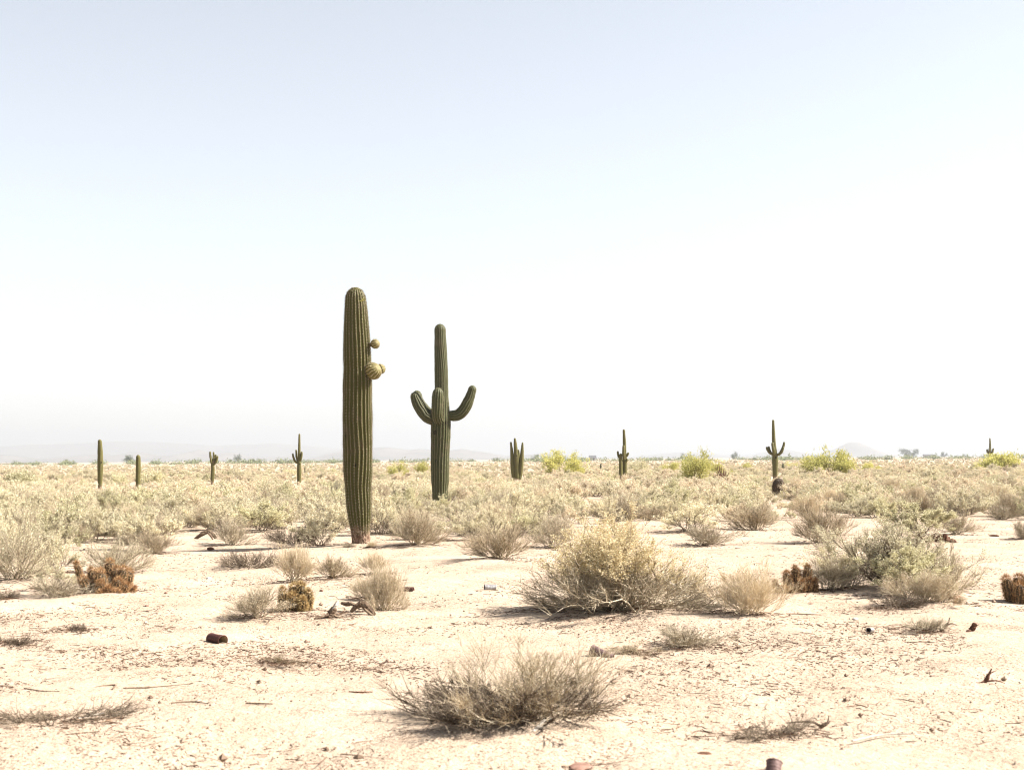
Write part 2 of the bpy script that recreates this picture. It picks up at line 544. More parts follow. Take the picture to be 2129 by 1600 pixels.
def ribbed(ctrl, ribs, deep, n, per=6, cap=1.15, round_base=False, seed=0, wob=.02, bark=0.0):
    """fluted cactus limb: (V, F, rib, ht) and a list of areole points with outward normals"""
    r = np.random.default_rng(seed)
    Q, s, L = spline(ctrl, n)
    # crowd samples into the rounded tip
    P, R = Q[:, :3], Q[:, 3].copy()
    ts = np.sort(np.r_[np.linspace(0, 1, n), 1 - np.linspace(0, 1, 14) ** 2 * (R[-1] * cap * 1.5 / L)])
    ts = np.clip(ts, 0, 1)
    P = np.stack([np.interp(ts * L, s, P[:, i]) for i in range(3)], 1)
    R = np.interp(ts * L, s, R)
    s = ts * L
    n = len(s)
    e = np.clip((L - s) / (R * cap), 0, 1)
    R = R * np.sqrt(np.clip(1 - (1 - e) ** 2, 0.0004, 1))
    if round_base:
        e = np.clip(s / (R.max() * 1.0), 0, 1)
        R = R * np.sqrt(np.clip(1 - (1 - e) ** 2, .03, 1))
    R = R * (1 + wob * (np.interp(s, np.linspace(0, L, 14), r.normal(size=14)) + .6 * np.interp(s, np.linspace(0, L, 34), r.normal(size=34))))
    T = unit(np.gradient(P, axis=0) + 1e-9)
    A = np.zeros_like(P)
    a = np.array([1., 0, 0]) if abs(T[0, 0]) < .9 else np.array([0, 1., 0])
    for i in range(n):
        a = a - T[i] * a.dot(T[i])
        a /= np.linalg.norm(a)
        A[i] = a
    B = np.cross(T, A)
    m = ribs * per
    th = np.linspace(0, 2 * np.pi, m, endpoint=False)
    rib1 = .5 + .5 * np.cos(ribs * th)
    ribv = rib1 ** 1.25
    twist = (.06 * np.interp(s, np.linspace(0, L, 9), r.normal(size=9)))[:, None]
    jig = .25 / ribs * np.sin(np.linspace(0, L, n)[:, None] * 3.1 + np.repeat(r.uniform(0, 6.28, ribs), per)[None])
    ang = th[None] + twist + jig
    dd = deep * np.clip(R / R.max(), .25, 1)[:, None]
    rr = R[:, None] * (1 - dd * (1 - ribv[None]))
    if bark > 0:
        k = np.clip(1 - (P[:, 2] - P[0, 2]) / bark, 0, 1)[:, None]
        rr = rr * (1 + k * r.normal(size=rr.shape) * .085) + k * R[:, None] * deep * .5 * (1 - ribv[None])
    V = P[:, None] + rr[..., None] * (np.cos(ang)[..., None] * A[:, None] + np.sin(ang)[..., None] * B[:, None])
    i = (np.arange(n - 1)[:, None] * m + np.arange(m)[None])
    j = (np.arange(n - 1)[:, None] * m + ((np.arange(m) + 1) % m)[None])
    i, j = i.ravel(), j.ravel()
    F = np.concatenate([np.stack([i, j, j + m], 1), np.stack([i, j + m, i + m], 1)])
    rib = np.broadcast_to(ribv[None], rr.shape).ravel()
    ht = V[..., 2].ravel() - P[0, 2] + (0 if abs(ctrl[0][0] - ctrl[1][0]) + abs(ctrl[0][1] - ctrl[1][1]) < .3 * (ctrl[1][2] - ctrl[0][2]) else 20)
    crest = np.arange(ribs) * per
    return dict(V=V.reshape(-1, 3), F=F, rib=rib, ht=ht, ridge=V[:, crest], normal=unit(V[:, crest] - P[:, None] * 1.0), T=T, s=s, L=L)


def areole_spines(c, gap, count, length, w, seed, lo=0.0, spread=.75):
    """clusters of spines along every rib of a limb"""
    r = np.random.default_rng(seed)
    q = np.arange(lo * c["L"] + gap / 2, c["L"] * .995, gap)
    P, N, T = [], [], []
    for k in range(c["ridge"].shape[1]):
        o = q + r.uniform(-.3, .3) * gap
        P.append(np.stack([np.interp(o, c["s"], c["ridge"][:, k, i]) for i in range(3)], 1))
        N.append(np.stack([np.interp(o, c["s"], c["normal"][:, k, i]) for i in range(3)], 1))
        T.append(np.stack([np.interp(o, c["s"], c["T"][:, i]) for i in range(3)], 1))
    P, N, T = np.concatenate(P), np.concatenate(N), np.concatenate(T)
    P = np.repeat(P, count, 0)
    N = np.repeat(N, count, 0)
    D = N + spread * r.normal(size=P.shape)
    D += N * np.clip(.15 - (D * N).sum(1, keepdims=True), 0, None)
    return spikes(P - .003 * N, D, length * r.uniform(.5, 1.2, len(P)), w, seed)


def limb_obj(name, c, mat, parent, local=(0, 0, 0), label=None):
    V = c["V"] - np.asarray(local)
    o = obj(name, tri_mesh(name, V, c["F"], mat, smooth=True, attrs={"rib": c["rib"], "ht": c["ht"]}), parent)
    if label:
        o["label"] = label
    return o


def spine_obj(vf, mat, parent, local=(0, 0, 0)):
    o = obj("spines", tri_mesh("spines", vf[0] - np.asarray(local), vf[1], mat), parent)
    o["kind"] = "stuff"
    return o


def hole_obj(parent, centre, outward, r, local):
    """woodpecker hole, also one arm shadow: callus ring round a shallow cup, coloured dark as shade"""
    d = unit(np.asarray(outward, float))
    a = unit(np.cross(d, [0, 0, 1.]))
    b = np.cross(a, d)
    th = np.linspace(0, 2 * np.pi, 10, endpoint=False)
    rings = [(1.35, -.1), (1.25, .25), (1.0, .3), (.85, .05), (.0, .0)]
    V = np.concatenate([centre + r * (np.cos(th)[:, None] * a * .8 + np.sin(th)[:, None] * b) * k + d * r * h for k, h in rings]) - np.asarray(local)
    F = []
    for q in range(4):
        for i in range(10):
            j = (i + 1) % 10
            F += [(q * 10 + i, q * 10 + j, q * 10 + 10 + j), (q * 10 + i, q * 10 + 10 + j, q * 10 + 10 + i)]
    obj("hole_or_shade_spot", tri_mesh("hole_or_shade_spot", V, F, M["hole"], smooth=True), parent)


def saguaro(label, base_px, base_py, trunk, arms=(), holes=(), ribs=20, deep=.17, n=110, per=6, skin="saguaro", sp=None, d=None, bark=0., group="saguaros standing on the plain", arm_ribs=13, base_drop=0.1):
    """trunk: rows (px, py, radius px); arms: list of rows (px, py, dy metres towards the back, radius px)"""
    if d is None:
        d = depth(base_px, base_py)
    k = d / FPX
    b = up(base_px, base_py, d)
    b[2] = float(gz(b[0], d))
    t = thing("saguaro", label, "cactus", b, group)
    ctrl = [np.r_[up(p, q, d), r * k] for p, q, r in trunk]
    ctrl[0][2] = b[2] - base_drop
    c = ribbed(ctrl, ribs, deep, n, per, seed=int(base_px), bark=bark)
    body = limb_obj("trunk", c, M[skin], t, b)
    if sp:
        spine_obj(areole_spines(c, *sp[:4], seed=1, lo=.07), M["spine_dark"] if sp[4] == 'd' else M["spine_pale"], body, b)
    for i, a in enumerate(arms):
        rows = [np.r_[up(p, q, d) + np.array([0, dy, 0]), r * k] for p, q, dy, r in a]
        ca = ribbed(rows, arm_ribs, deep, max(24, n // 3), per, seed=i + 5)
        ao = limb_obj("arm", ca, M[skin], t, b)
        if sp:
            spine_obj(areole_spines(ca, sp[0] * 1.0, *sp[1:4], seed=i + 3, lo=.1), M["spine_dark"] if sp[4] == 'd' else M["spine_pale"], ao, b)
    for (px, py, r) in holes:
        # on the near face of the trunk
        j = np.argmin(np.abs(np.array([q for _, q, _ in trunk]) - py))
        rad = np.interp(-py, [-q for _, q, _ in trunk], [rr for _, _, rr in trunk]) * k
        cxp = np.interp(-py, [-q for _, q, _ in trunk], [p for p, _, _ in trunk])
        off = (px - cxp) * k
        y = -math.sqrt(max(rad ** 2 - off ** 2, 0)) * .97
        hole_obj(t, up(px, py, d) + np.array([0, y, 0]), (off, y, 0), r * k, b)
    return t, c, d, b


# the tall fat saguaro with three buds
DM = depth(750, 1138)
tall, cmain, _, bm = saguaro("tallest thick saguaro with no long arms, round buds on its flank", 750, 1138,
    [(751, 1138, 20), (750, 1118, 18.5), (749, 1095, 21), (747, 1060, 25), (745, 1020, 28), (744, 970, 30), (743.5, 920, 30.5), (743.5, 870, 31), (743, 820, 30),
     (743, 770, 29), (742, 720, 27.5), (741, 680, 25.5), (740, 640, 23), (738.5, 612, 20), (737.5, 597, 16.5)],
    ribs=22, deep=.115, holes=[(741, 966, 2.6), (720, 906, 1.8)], n=170, per=8, skin="saguaro", bark=.5, base_drop=.12)
trunk_o = tall.children[0]
spine_obj(areole_spines(cmain, .036, 4, .046, .0012, 2, lo=.06), M["spine_dark"], trunk_o, bm)
spine_obj(areole_spines(cmain, .050, 7, .022, .0055, 9, lo=.06, spread=.9), M["spine_pale"], trunk_o, bm)
km = DM / FPX


def bud(rows, ribs, seed, label):
    rr = [np.r_[up(p, q, DM) + np.array([0, dy, 0]), r * km] for p, q, dy, r in rows]
    c = ribbed(rr, ribs, .16, 26, 6, cap=1.0, round_base=True, seed=seed, wob=.01)
    o = limb_obj("bud", c, M["bud"], tall, bm, label)
    spine_obj(areole_spines(c, .014, 5, .022, .0011, seed, lo=.05), M["spine_pale"], o, bm)
    # dark corky neck that joins it to the trunk
    p0 = rr[0][:3]
    inner = np.array([bm[0] + (743 - 750) * km, DM, p0[2]])
    P = np.array([[p0 + (rr[1][:3] - p0) * .5, p0, p0 * .6 + inner * .4, inner]])
    nk = tubes(P, np.array([[.5, .5, .6]]) * rr[0][3] * .8, 10)
    obj("bud_neck", tri_mesh("bud_neck", nk[0] - bm, nk[1], M["deadwood"], smooth=True), o)


bud([(772, 717, -.02, 9), (782, 715, -.07, 10.5), (789, 713, -.1, 9)], 12, 11, "small round bud")
bud([(765, 776, -.06, 19), (778, 771, -.13, 20), (790, 763, -.19, 16)], 16, 12, "largest bud, egg shaped")
bud([(783, 768, .10, 10), (792, 765, .13, 11), (799, 762, .15, 9)], 11, 13, "bud half hidden behind the largest one")
# green twig caught on the spines near the top
tw = [np.array([up(748, 626, DM - .22), up(753, 625, DM - .23), up(757, 623, DM - .23), up(761, 619, DM - .24)]),
      np.array([up(753, 625, DM - .23), up(754, 622, DM - .24), up(755, 620, DM - .25), up(756, 618, DM - .25)])]
tv = tubes(np.array(tw), np.full((2, 3), .007), 5)
o = obj("green_twig", tri_mesh("green_twig", tv[0] - up(750, 625, DM), tv[1], M["verde_leaf"]), None, up(750, 625, DM))
tag(o, "short green twig caught on spines near the tallest saguaro's top", "twig")

saguaro("armed saguaro with four upturned arms and bare tall crown", 914, 1052,
    [(914, 1052, 16.5), (915, 1020, 17), (915, 985, 18.5), (915, 950, 19.5), (916, 915, 20), (916.5, 885, 20.3), (917, 868, 19.5), (918, 850, 16.5), (918, 820, 14.5), (917.5, 780, 14), (916.5, 740, 13.3),
     (915.5, 705, 12.3), (915, 685, 11.5), (915, 673, 10)],
    arms=[[(912, 876, 0, 9), (898, 872, -.06, 11.5), (884, 862, -.1, 12.5), (872, 844, -.12, 12.3), (864, 826, -.13, 10.5), (862, 815, -.14, 9)],
          [(912, 868, 0, 9), (894, 862, .25, 11), (878, 848, .38, 12), (868, 832, .42, 11), (865, 818, .44, 10), (864, 810, .44, 8.5)],
          [(917, 872, 0, 10), (913, 872, -.32, 11), (911, 862, -.48, 12), (911, 845, -.52, 12.2), (912, 826, -.53, 12), (912.5, 807, -.53, 10)],
          [(922, 864, 0, 9), (938, 864, 0, 11), (953, 862, 0, 12), (966, 849, 0, 12), (975, 830, 0, 10.5), (981, 813, 0, 9), (984, 801, 0, 8)]],
    holes=[(905, 899, 3.2), (929, 879, 2.6), (908, 958, 2)], ribs=20, deep=.10, n=130, per=6, skin="saguaro_grey", sp=(.045, 4, .035, .0022, 'p'), arm_ribs=14)  # the middle hole spot paints the right arm's shadow on the trunk

G = {}
G['a'] = saguaro("taller of the two armless saguaros, knobbly pole shape", 208, 1017, [(208, 1017, 4.6), (208, 1000, 4.8), (208.5, 975, 6), (208.5, 950, 5.8), (208, 930, 5), (207.5, 913, 3.8)], holes=[(212, 961, 1.3)], ribs=14, n=50, per=4, skin="saguaro_far")
G['b'] = saguaro("shorter armless saguaro pole beside a green shrub", 287, 1015, [(287, 1015, 4.8), (287, 995, 5), (287.5, 970, 5.3), (287.5, 955, 4.9), (287.3, 945, 3.8)], ribs=14, n=40, per=4, skin="saguaro_far")
G['c'] = saguaro("small saguaro with fingers raised like an open hand", 442, 1007, [(441, 1007, 3.6), (442, 990, 3.9), (442.5, 970, 3.8), (440, 958, 3), (437.5, 948, 2.4), (437, 938, 2)],
    arms=[[(443, 968, 0, 2.2), (444, 958, 0, 2.6), (444, 946, .05, 2.2), (443.5, 939, .05, 1.9)],
          [(443, 969, .0, 2.2), (447, 960, .05, 2.3), (448, 950, .05, 2.2), (448.5, 944, .05, 1.8)],
          [(443, 966, 0, 2.2), (449, 960, -.05, 2.5), (452, 952, -.05, 2.2), (452.5, 947, -.05, 1.9)],
          [(441, 966, 0, 2), (439.5, 958, -.14, 2.2), (439, 950, -.15, 1.9)]], ribs=13, n=40, per=4, skin="saguaro_far", arm_ribs=9)
G['d'] = saguaro("slim saguaro with three upright arms beside a dark thin stake", 622, 1009, [(621.5, 1009, 4), (622, 990, 4.6), (622, 970, 4.6), (622, 955, 3.4), (622.3, 930, 2.8), (622.5, 901, 1.9)],
    arms=[[(620, 963, 0, 2), (614, 959, 0, 2.4), (610, 950, 0, 2.2), (608.5, 942, 0, 1.9)],
          [(619, 960, .1, 2), (616, 950, .12, 2.2), (615.5, 940, .12, 2.1), (615, 934, .12, 1.8)],
          [(623, 960, 0, 2), (626, 953, -.05, 2.3), (627.5, 945, -.05, 2.2), (627.5, 938, -.05, 1.8)]], holes=[(624, 964, 1)], ribs=14, n=44, per=4, skin="saguaro_far", arm_ribs=9)
G['e'] = saguaro("candelabra saguaro with stems rising from one narrow foot", 1075, 1002, [(1075, 1002, 3.5), (1075, 996, 5), (1074, 980, 5.5), (1073.5, 950, 5.2), (1071.5, 925, 3.6), (1070.5, 910, 2)],
    arms=[[(1073, 999, 0, 3), (1069, 992, .05, 4.5), (1066, 970, .05, 4.8), (1064.5, 945, .05, 3.8), (1062, 918, .05, 1.8)],
          [(1077, 999, 0, 3), (1081, 990, .05, 4.5), (1083.5, 965, .05, 4.8), (1085.5, 940, .05, 3.8), (1086.5, 919, .05, 1.7)],
          [(1076, 996, .1, 2.5), (1078, 970, .25, 3.6), (1078.5, 945, .25, 2.6), (1078, 934, .25, 1.6)]], holes=[(1074.5, 947, 1.2)], ribs=13, n=50, per=4, skin="saguaro_far", arm_ribs=11)
G['f'] = saguaro("saguaro with a second trunk hugging its front and stub arms", 1296, 1003, [(1297.5, 1003, 4.5), (1298.5, 985, 4.8), (1299, 960, 4.6), (1298.5, 940, 4), (1298, 915, 3.4), (1297, 892, 2.4)],
    arms=[[(1291, 1003, -.1, 4), (1290.5, 985, -.14, 4.2), (1290, 960, -.14, 3.9), (1290, 948, -.14, 3.4), (1290.5, 942, -.14, 2.6)],
          [(1297, 955, -.1, 2.5), (1296, 945, -.2, 3.2), (1296, 932, -.2, 3), (1296, 925, -.2, 2.4)],
          [(1293, 952, 0, 2), (1287, 950, .05, 2.4), (1285, 943, .05, 2.3), (1284.5, 937, .05, 1.9)],
          [(1299, 952, 0, 2), (1304, 946, 0, 2.6), (1307, 940, 0, 2.1)],
          [(1300, 962, -.05, 2), (1303, 957, -.06, 2.1), (1303.5, 952, -.06, 1.7)]], holes=[(1299, 937, 1), (1300, 957, .9)], ribs=14, n=50, per=4, skin="saguaro_far", arm_ribs=9)
G['g'] = saguaro("saguaro rising behind the dark barrel cactus, arms curled up", 1610, 996, [(1612, 996, 4.8), (1611.5, 980, 5.5), (1611.5, 960, 6.2), (1611, 946, 5.5), (1609, 920, 4), (1608, 895, 3.4), (1607.5, 872, 2.3)],
    arms=[[(1609, 945, 0, 2.5), (1601, 941, .05, 2.9), (1596, 934, .05, 2.7), (1594, 928, .05, 2)],
          [(1608, 946, .1, 2), (1602, 938, .15, 2.5), (1599.5, 930, .15, 2.3), (1599, 927, .15, 2)],
          [(1610, 947, -.1, 2.5), (1607, 937, -.25, 3.3), (1605, 925, -.25, 2.9), (1604.5, 919, -.25, 2.3)],
          [(1614, 946, 0, 2.5), (1621, 943, 0, 3.2), (1626, 935, 0, 3), (1629.5, 925, 0, 2.6), (1630.5, 918, 0, 2.1)],
          [(1616, 945, -.1, 2), (1623, 941, -.15, 2.8), (1626.5, 934, -.15, 2.6), (1628, 928, -.15, 2)]], holes=[(1612, 951, 1.4)], ribs=14, n=50, per=4, skin="saguaro_far", arm_ribs=9)
G['h'] = saguaro("distant saguaro standing up out of a round green tree", 2058, 968, [(2058, 968, 3.3), (2058.5, 945, 3), (2058.5, 935, 2.4), (2058.5, 920, 1.9), (2058, 910, 1.3)],
    arms=[[(2058, 943, 0, 2), (2053.5, 940, 0, 2.3), (2052, 933, 0, 1.8)], [(2058, 942, -.2, 2), (2056, 938, -.3, 2.2), (2055.5, 931, -.3, 1.7)],
          [(2059, 943, 0, 2), (2063.5, 939, 0, 2.3), (2065.5, 931, 0, 1.8)], [(2060, 944, -.2, 2), (2062, 940, -.3, 2.1), (2062, 933, -.3, 1.6)]], ribs=12, n=40, per=4, skin="saguaro_far", arm_ribs=8, d=depth(2058, 968))
saguaro("little armless saguaro between the green tree and double saguaro", 1249, 980, [(1249, 980, 2), (1249, 972, 2), (1249.2, 963, 1.3)], ribs=11, n=24, per=4, skin="saguaro_grey")
saguaro("little dark armless saguaro near the barrel cactus", 1628, 979, [(1628, 979, 1.9), (1628, 970, 2), (1628, 962, 1.4)], ribs=11, n=24, per=4, skin="saguaro_grey")
saguaro("thin dark stake-like young saguaro by the slim three-armed one", 634, 988, [(634, 988, 1.0), (634, 980, 1.1), (634, 972, .8)], ribs=9, n=20, per=4, skin="saguaro_grey")


def barrel(label, px, py, w, h, sp):
    d = depth(px, py)
    k = d / FPX
    b = up(px, py, d)
    b[2] = float(gz(b[0], d))
    t = thing("barrel_cactus", label, "cactus", b, "barrel cacti")
    hh = h * k
    c = ribbed([np.r_[b + [0, 0, -.05], w * .30 * k], np.r_[b + [0, 0, hh * .2], w * .44 * k], np.r_[b + [.02, 0, hh * .5], w * .5 * k], np.r_[b + [.04, 0, hh * .8], w * .45 * k], np.r_[b + [.05, 0, hh], w * .36 * k]],
               20, .22, 40, 5, cap=1.3, seed=int(px))
    o = limb_obj("stem", c, M["barrel"], t, b)
    spine_obj(areole_spines(c, *sp, seed=2), M["spine_red"], o, b)


barrel("large dark red barrel cactus in front of a saguaro", 1617, 1029, 25, 36, (.04, 6, .055, .003))
barrel("small reddish barrel cactus left of the double saguaro", 1267, 993, 7, 9, (.06, 4, .06, .004))
barrel("tiny far dark barrel cactus beyond the scrub", 2001, 975, 4.5, 6, (.09, 4, .06, .005))


# ------------------------------------------------------------------ hedgehog cactus clumps
def stem_mesh(seed, r, h, lean=.0, mat="spine_orange", n_sp=1000, length=.034):
    c = ribbed([[0, 0, -.03, r * .8], [lean * .2, 0, h * .35, r], [lean * .6, 0, h * .75, r * .95], [lean, 0, h, r * .8]], 11, .16, 18, 5, cap=1.1, seed=seed)
    sk = tri_mesh("stem", c["V"], c["F"], M["hedge"], smooth=True, attrs={"rib": c["rib"], "ht": c["ht"]})
    q = max(3, int(n_sp / (11 * h / .014)))
    vf = areole_spines(c, .014, q, length, .0021, seed, spread=.65)
    # longer spines sweep upwards and out at the crown
    rr = np.random.default_rng(seed + 50)
    n = 150
    a, e = rr.uniform(0, 6.28, n), rr.uniform(.25, 1.5, n)
    D = np.stack([np.cos(a) * np.cos(e), np.sin(a) * np.cos(e), np.sin(e)], 1)
    top = np.array([lean, 0, h - r * .35]) + D * r * .72
    vf = join([vf, spikes(top, D + rr.normal(size=D.shape) * .25 + [0, 0, .3], rr.uniform(.025, .055, n), .0019, seed)])
    return sk, tri_mesh("spines", vf[0], vf[1], M[mat])


def clump(label, px, py, stems, mat, seed, extra=None):
    b = at(px, py)
    t = thing("hedgehog_cactus", label, "cactus", b, "spiny hedgehog cactus clumps")
    d = depth(px, py)
    k = d / FPX
    r = np.random.default_rng(seed)
    for i, (dx, dy, rp, hp, tilt, az) in enumerate(stems):
        sk, spm = stem_mesh(seed * 10 + i % 4, rp * k * 1.05, hp * k * (1.02 if i % 3 == 0 else .94 if i % 3 == 1 else .84), r.uniform(-.02, .02), mat)
        s = obj("stem", sk, t, (dx * k, dy * 1.2, 0), rot=(0, tilt * 1.5, az))
        so = obj("spines", spm, s)
        so["kind"] = "stuff"


# stems: dx px, dy metres, radius px, height px, tilt (about y), azimuth
clump("biggest orange-spined cactus clump with a rusty can behind it", 218, 1240,
      [(-50, .10, 6, 58, -.15, 0), (-30, .15, 10, 46, -.1, .2), (-18, .05, 11, 50, .05, 1), (-2, .2, 12, 58, 0, 2), (-8, -.05, 12, 44, .1, .4), (10, .12, 12, 54, .1, 0), (22, .05, 11, 48, .2, 0),
       (34, .12, 10, 44, .2, .3), (24, -.08, 11, 34, .25, -.4), (2, -.14, 10, 24, .3, -1.5), (18, -.18, 9, 18, .5, -1.2), (36, -.06, 9, 26, .5, -.3), (-26, -.05, 10, 32, -.3, .3), (44, .04, 8, 16, .7, 0), (8, -.22, 9, 13, .9, -1.6), (30, -.16, 9, 13, .8, -.8)],
      "spine_orange", 3)
clump("yellow-tipped cactus clump of upright stems beside bleached dead wood", 612, 1271,
      [(-22, 0, 9, 40, -.08, 0), (-6, .06, 11, 50, 0, .5), (-2, -.06, 10, 38, .02, .6), (12, .05, 11, 48, .05, 1), (25, .0, 10, 38, .15, 0), (18, -.07, 9, 28, .12, -.5), (4, .15, 9, 46, .05, 0)], "spine_yellow", 5)
clump("finger-like brown cactus clump at the edge of a big bush", 1658, 1230,
      [(-16, 0, 8.5, 40, -.12, 0), (-1, .06, 7.5, 52, -.02, .5), (7, .12, 6.5, 48, .02, 0), (22, .08, 8.5, 50, .1, 1), (14, -.04, 9.5, 30, .15, 0), (28, -.02, 9, 30, .2, .4), (4, -.08, 9, 24, 0, 1.5), (-42, .0, 4.5, 22, -.1, 0), (-24, -.06, 7, 18, -.5, .5)], "spine_orange", 6)
clump("brown spiny cactus clump cut off by the frame edge", 2112, 1246,
      [(-10, 0, 11, 46, -.12, 0), (8, .05, 13, 50, .0, .6), (2, -.08, 13, 42, .02, .2), (22, 0, 11, 46, .15, 1), (14, -.1, 10, 34, .1, 0), (34, .04, 10, 40, .2, 0)], "spine_orange", 8)

# ------------------------------------------------------------------ shrubs
BM = {}


def bush_geo(seed, R, H, stems=16, sec=7, ter=12, leaves=8000, leaf=.014, twig=.0016, el=(.12, 1.35), fine=.17, upw=.25, lobes=.22, leaf_lo=.35, shell=.0, base_r=.06, straw=False, leaf_z=0.0):
    """woody shrub: main stems, side branches, fine twigs and small leaves"""
    r = np.random.default_rng(seed)

    def env(D):
        az = np.arctan2(D[:, 1], D[:, 0])
        e = np.arcsin(np.clip(D[:, 2], -1, 1))
        L = 1 / np.sqrt((np.cos(e) / R) ** 2 + (np.sin(e) / H) ** 2)
        return L * (1 - lobes * .5 + lobes * (np.sin(3 * az + seed) * .5 + np.sin(5 * az + 2 * e * 3 + seed * 1.7) * .5) * (.4 + .6 * np.cos(e)) + .5 * lobes * np.sin(7 * e + 2 * az + seed))

    az = r.uniform(0, 2 * np.pi, stems)
    e = el[0] + (el[1] - el[0]) * r.random(stems) ** .8
    D0 = np.stack([np.cos(e) * np.cos(az), np.cos(e) * np.sin(az), np.sin(e)], 1)
    L0 = env(D0) * r.uniform(.38, .95, stems)
    P0 = np.stack([r.normal(size=stems) * base_r * R, r.normal(size=stems) * base_r * R, np.full(stems, -.02)], 1)
    B0 = bez(P0, P0 + (D0 + r.normal(size=D0.shape) * .18 + [0, 0, .15]) * L0[:, None] * .5, P0 + D0 * L0[:, None], 6)
    B0[:, 1:-1] += r.normal(size=(stems, 4, 3)) * .02 * R
    B0[:, 1:, 2] = np.maximum(B0[:, 1:, 2], .012)
    R0 = twig * r.uniform(2.6, 4.6, (stems, 1)) * np.linspace(1, .5, 5)[None]

    def child(Bp, n, lo, length, k_out, k_up, k_rand, S, rad):
        K = len(Bp)
        i = r.integers(0, K, n)
        t = lo + (1 - lo) * r.random(n) ** .75
        f = t * (Bp.shape[1] - 1)
        a = np.minimum(f.astype(int), Bp.shape[1] - 2)
        w = (f - a)[:, None]
        P = Bp[i, a] * (1 - w) + Bp[i, a + 1] * w
        T = unit(Bp[i, a + 1] - Bp[i, a])
        out = unit(P + [0, 0, .02])
        D = unit(T * .6 + k_out * out + [0, 0, k_up] + k_rand * r.normal(size=P.shape))
        D[:, 2] = np.where(P[:, 2] < .05, np.abs(D[:, 2]), D[:, 2])
        Ln = length * env(np.maximum(out, [-1, -1, .0])) * r.uniform(.5, 1.25, n)
        # do not overshoot the outline too far
        room = np.clip(1.12 - np.linalg.norm(P, axis=1) / env(out), .12, 1) * env(out) + .02
        Ln = np.minimum(Ln, room)
        B = bez(P, P + D * Ln[:, None] * .5 + r.normal(size=P.shape) * Ln[:, None] * .12, P + (D + [0, 0, .12]) * Ln[:, None], S)
        B[:, 1:, 2] = np.maximum(B[:, 1:, 2], .008)
        return B, rad * r.uniform(.7, 1.3, (n, 1)) * np.linspace(1, .6, S - 1)[None], i

    B1, R1, _ = child(B0, stems * sec, .2, .42, .5, upw, .45, 5, twig * 1.6)
    B2, R2, parent2 = child(B1, stems * sec * ter, .15, fine, .45, upw, .6, 3 if not straw else 4, twig)
    wood = join([tubes(B0, R0, 4, seed), tubes(B1, R1, 3, seed + 1), tubes(B2, R2, 3, seed + 2)])
    fol = None
    if leaves:
        wt = (r.random(stems * sec) ** 2.2 + .04)[parent2]       # some branches leafy, some nearly bare
        i = r.choice(len(B2), leaves, p=wt / wt.sum())
        t = leaf_lo + (1 - leaf_lo) * r.random(leaves)
        f = t * (B2.shape[1] - 1)
        a = np.minimum(f.astype(int), B2.shape[1] - 2)
        w = (f - a)[:, None]
        P = B2[i, a] * (1 - w) + B2[i, a + 1] * w + r.normal(size=(leaves, 3)) * leaf * .6
        P[:, 2] = np.maximum(P[:, 2], .01)
        if leaf_z:
            keep = P[:, 2] > leaf_z * H * r.uniform(.75, 1.3, len(P))
            P, i, a = P[keep], i[keep], a[keep]
        if shell:
            keep = np.linalg.norm(P / [R, R, H], axis=1) > shell * r.uniform(.7, 1.3, len(P))
            P, i, a = P[keep], i[keep], a[keep]
        Dl = unit(B2[i, a + 1] - B2[i, a]) * .6 + r.normal(size=P.shape) * .8 + [0, 0, .25]
        fol = blades(P, Dl, r.normal(size=P.shape), leaf * r.uniform(.6, 1.3, len(P)), leaf * .3)
    return wood, fol


def bush_meshes(key, wood_mat, leaf_mat_, **kw):
    w, f = bush_geo(**kw)
    BM[key] = (tri_mesh("branches", w[0], w[1], M[wood_mat]), tri_mesh("foliage", f[0], f[1], M[leaf_mat_]) if f is not None else None)


def put_bush(name, label, key, loc, rz=0, sc=(1, 1, 1), group="desert shrubs", cat="bush"):
    t = thing(name, label, cat, loc, group, rz, sc)
    wm, fm = BM[key]
    obj("branches", wm, t)
    if fm:
        obj("foliage", fm, t)
    return t


# shared shapes, each about 0.6 m radius and 0.6 m tall
bush_meshes("cream1", "twig_dark", "cream_leaf", seed=1, R=.62, H=.60, ter=10, leaf=.018, leaves=18000, shell=.55)  # leafy shapes: dark wood colour stands in for the shade inside
bush_meshes("cream2", "twig_dark", "cream_leaf", seed=2, R=.70, H=.52, ter=10, leaf=.018, leaves=18000, shell=.5, lobes=.32)
bush_meshes("cream3", "twig_dark", "cream_leaf", seed=3, R=.55, H=.62, ter=10, leaf=.018, leaves=16000, shell=.6, lobes=.3)
bush_meshes("green1", "twig_dark", "green_leaf", seed=4, R=.62, H=.62, ter=10, leaf=.018, leaves=18000, shell=.45)
bush_meshes("green2", "twig_dark", "green_leaf", seed=5, R=.72, H=.55, ter=10, leaf=.018, leaves=18000, shell=.5, lobes=.34)
bush_meshes("twig1", "twig_grey", "straw", seed=6, R=.6, H=.55, stems=26, sec=8, ter=14, leaves=5500, leaf=.012, fine=.26, el=(.2, 1.4))
bush_meshes("twig2", "twig_brown", "straw", seed=7, R=.62, H=.5, stems=30, sec=8, ter=13, leaves=4000, leaf=.012, fine=.3, el=(.2, 1.3))
bush_meshes("twig3", "twig_grey", "cream_leaf", seed=8, R=.6, H=.5, stems=24, sec=8, ter=13, leaves=7000, leaf=.013, fine=.24, el=(.15, 1.3))
bush_meshes("straw1", "straw", "straw", seed=9, R=.55, H=.55, stems=34, sec=7, ter=12, leaves=1500, leaf=.014, fine=.34, upw=.4, el=(.35, 1.45))
bush_meshes("dead1", "twig_dark", "straw", seed=10, R=.7, H=.24, stems=24, sec=7, ter=10, leaves=0, fine=.3, upw=.05, el=(.03, .7), twig=.002)
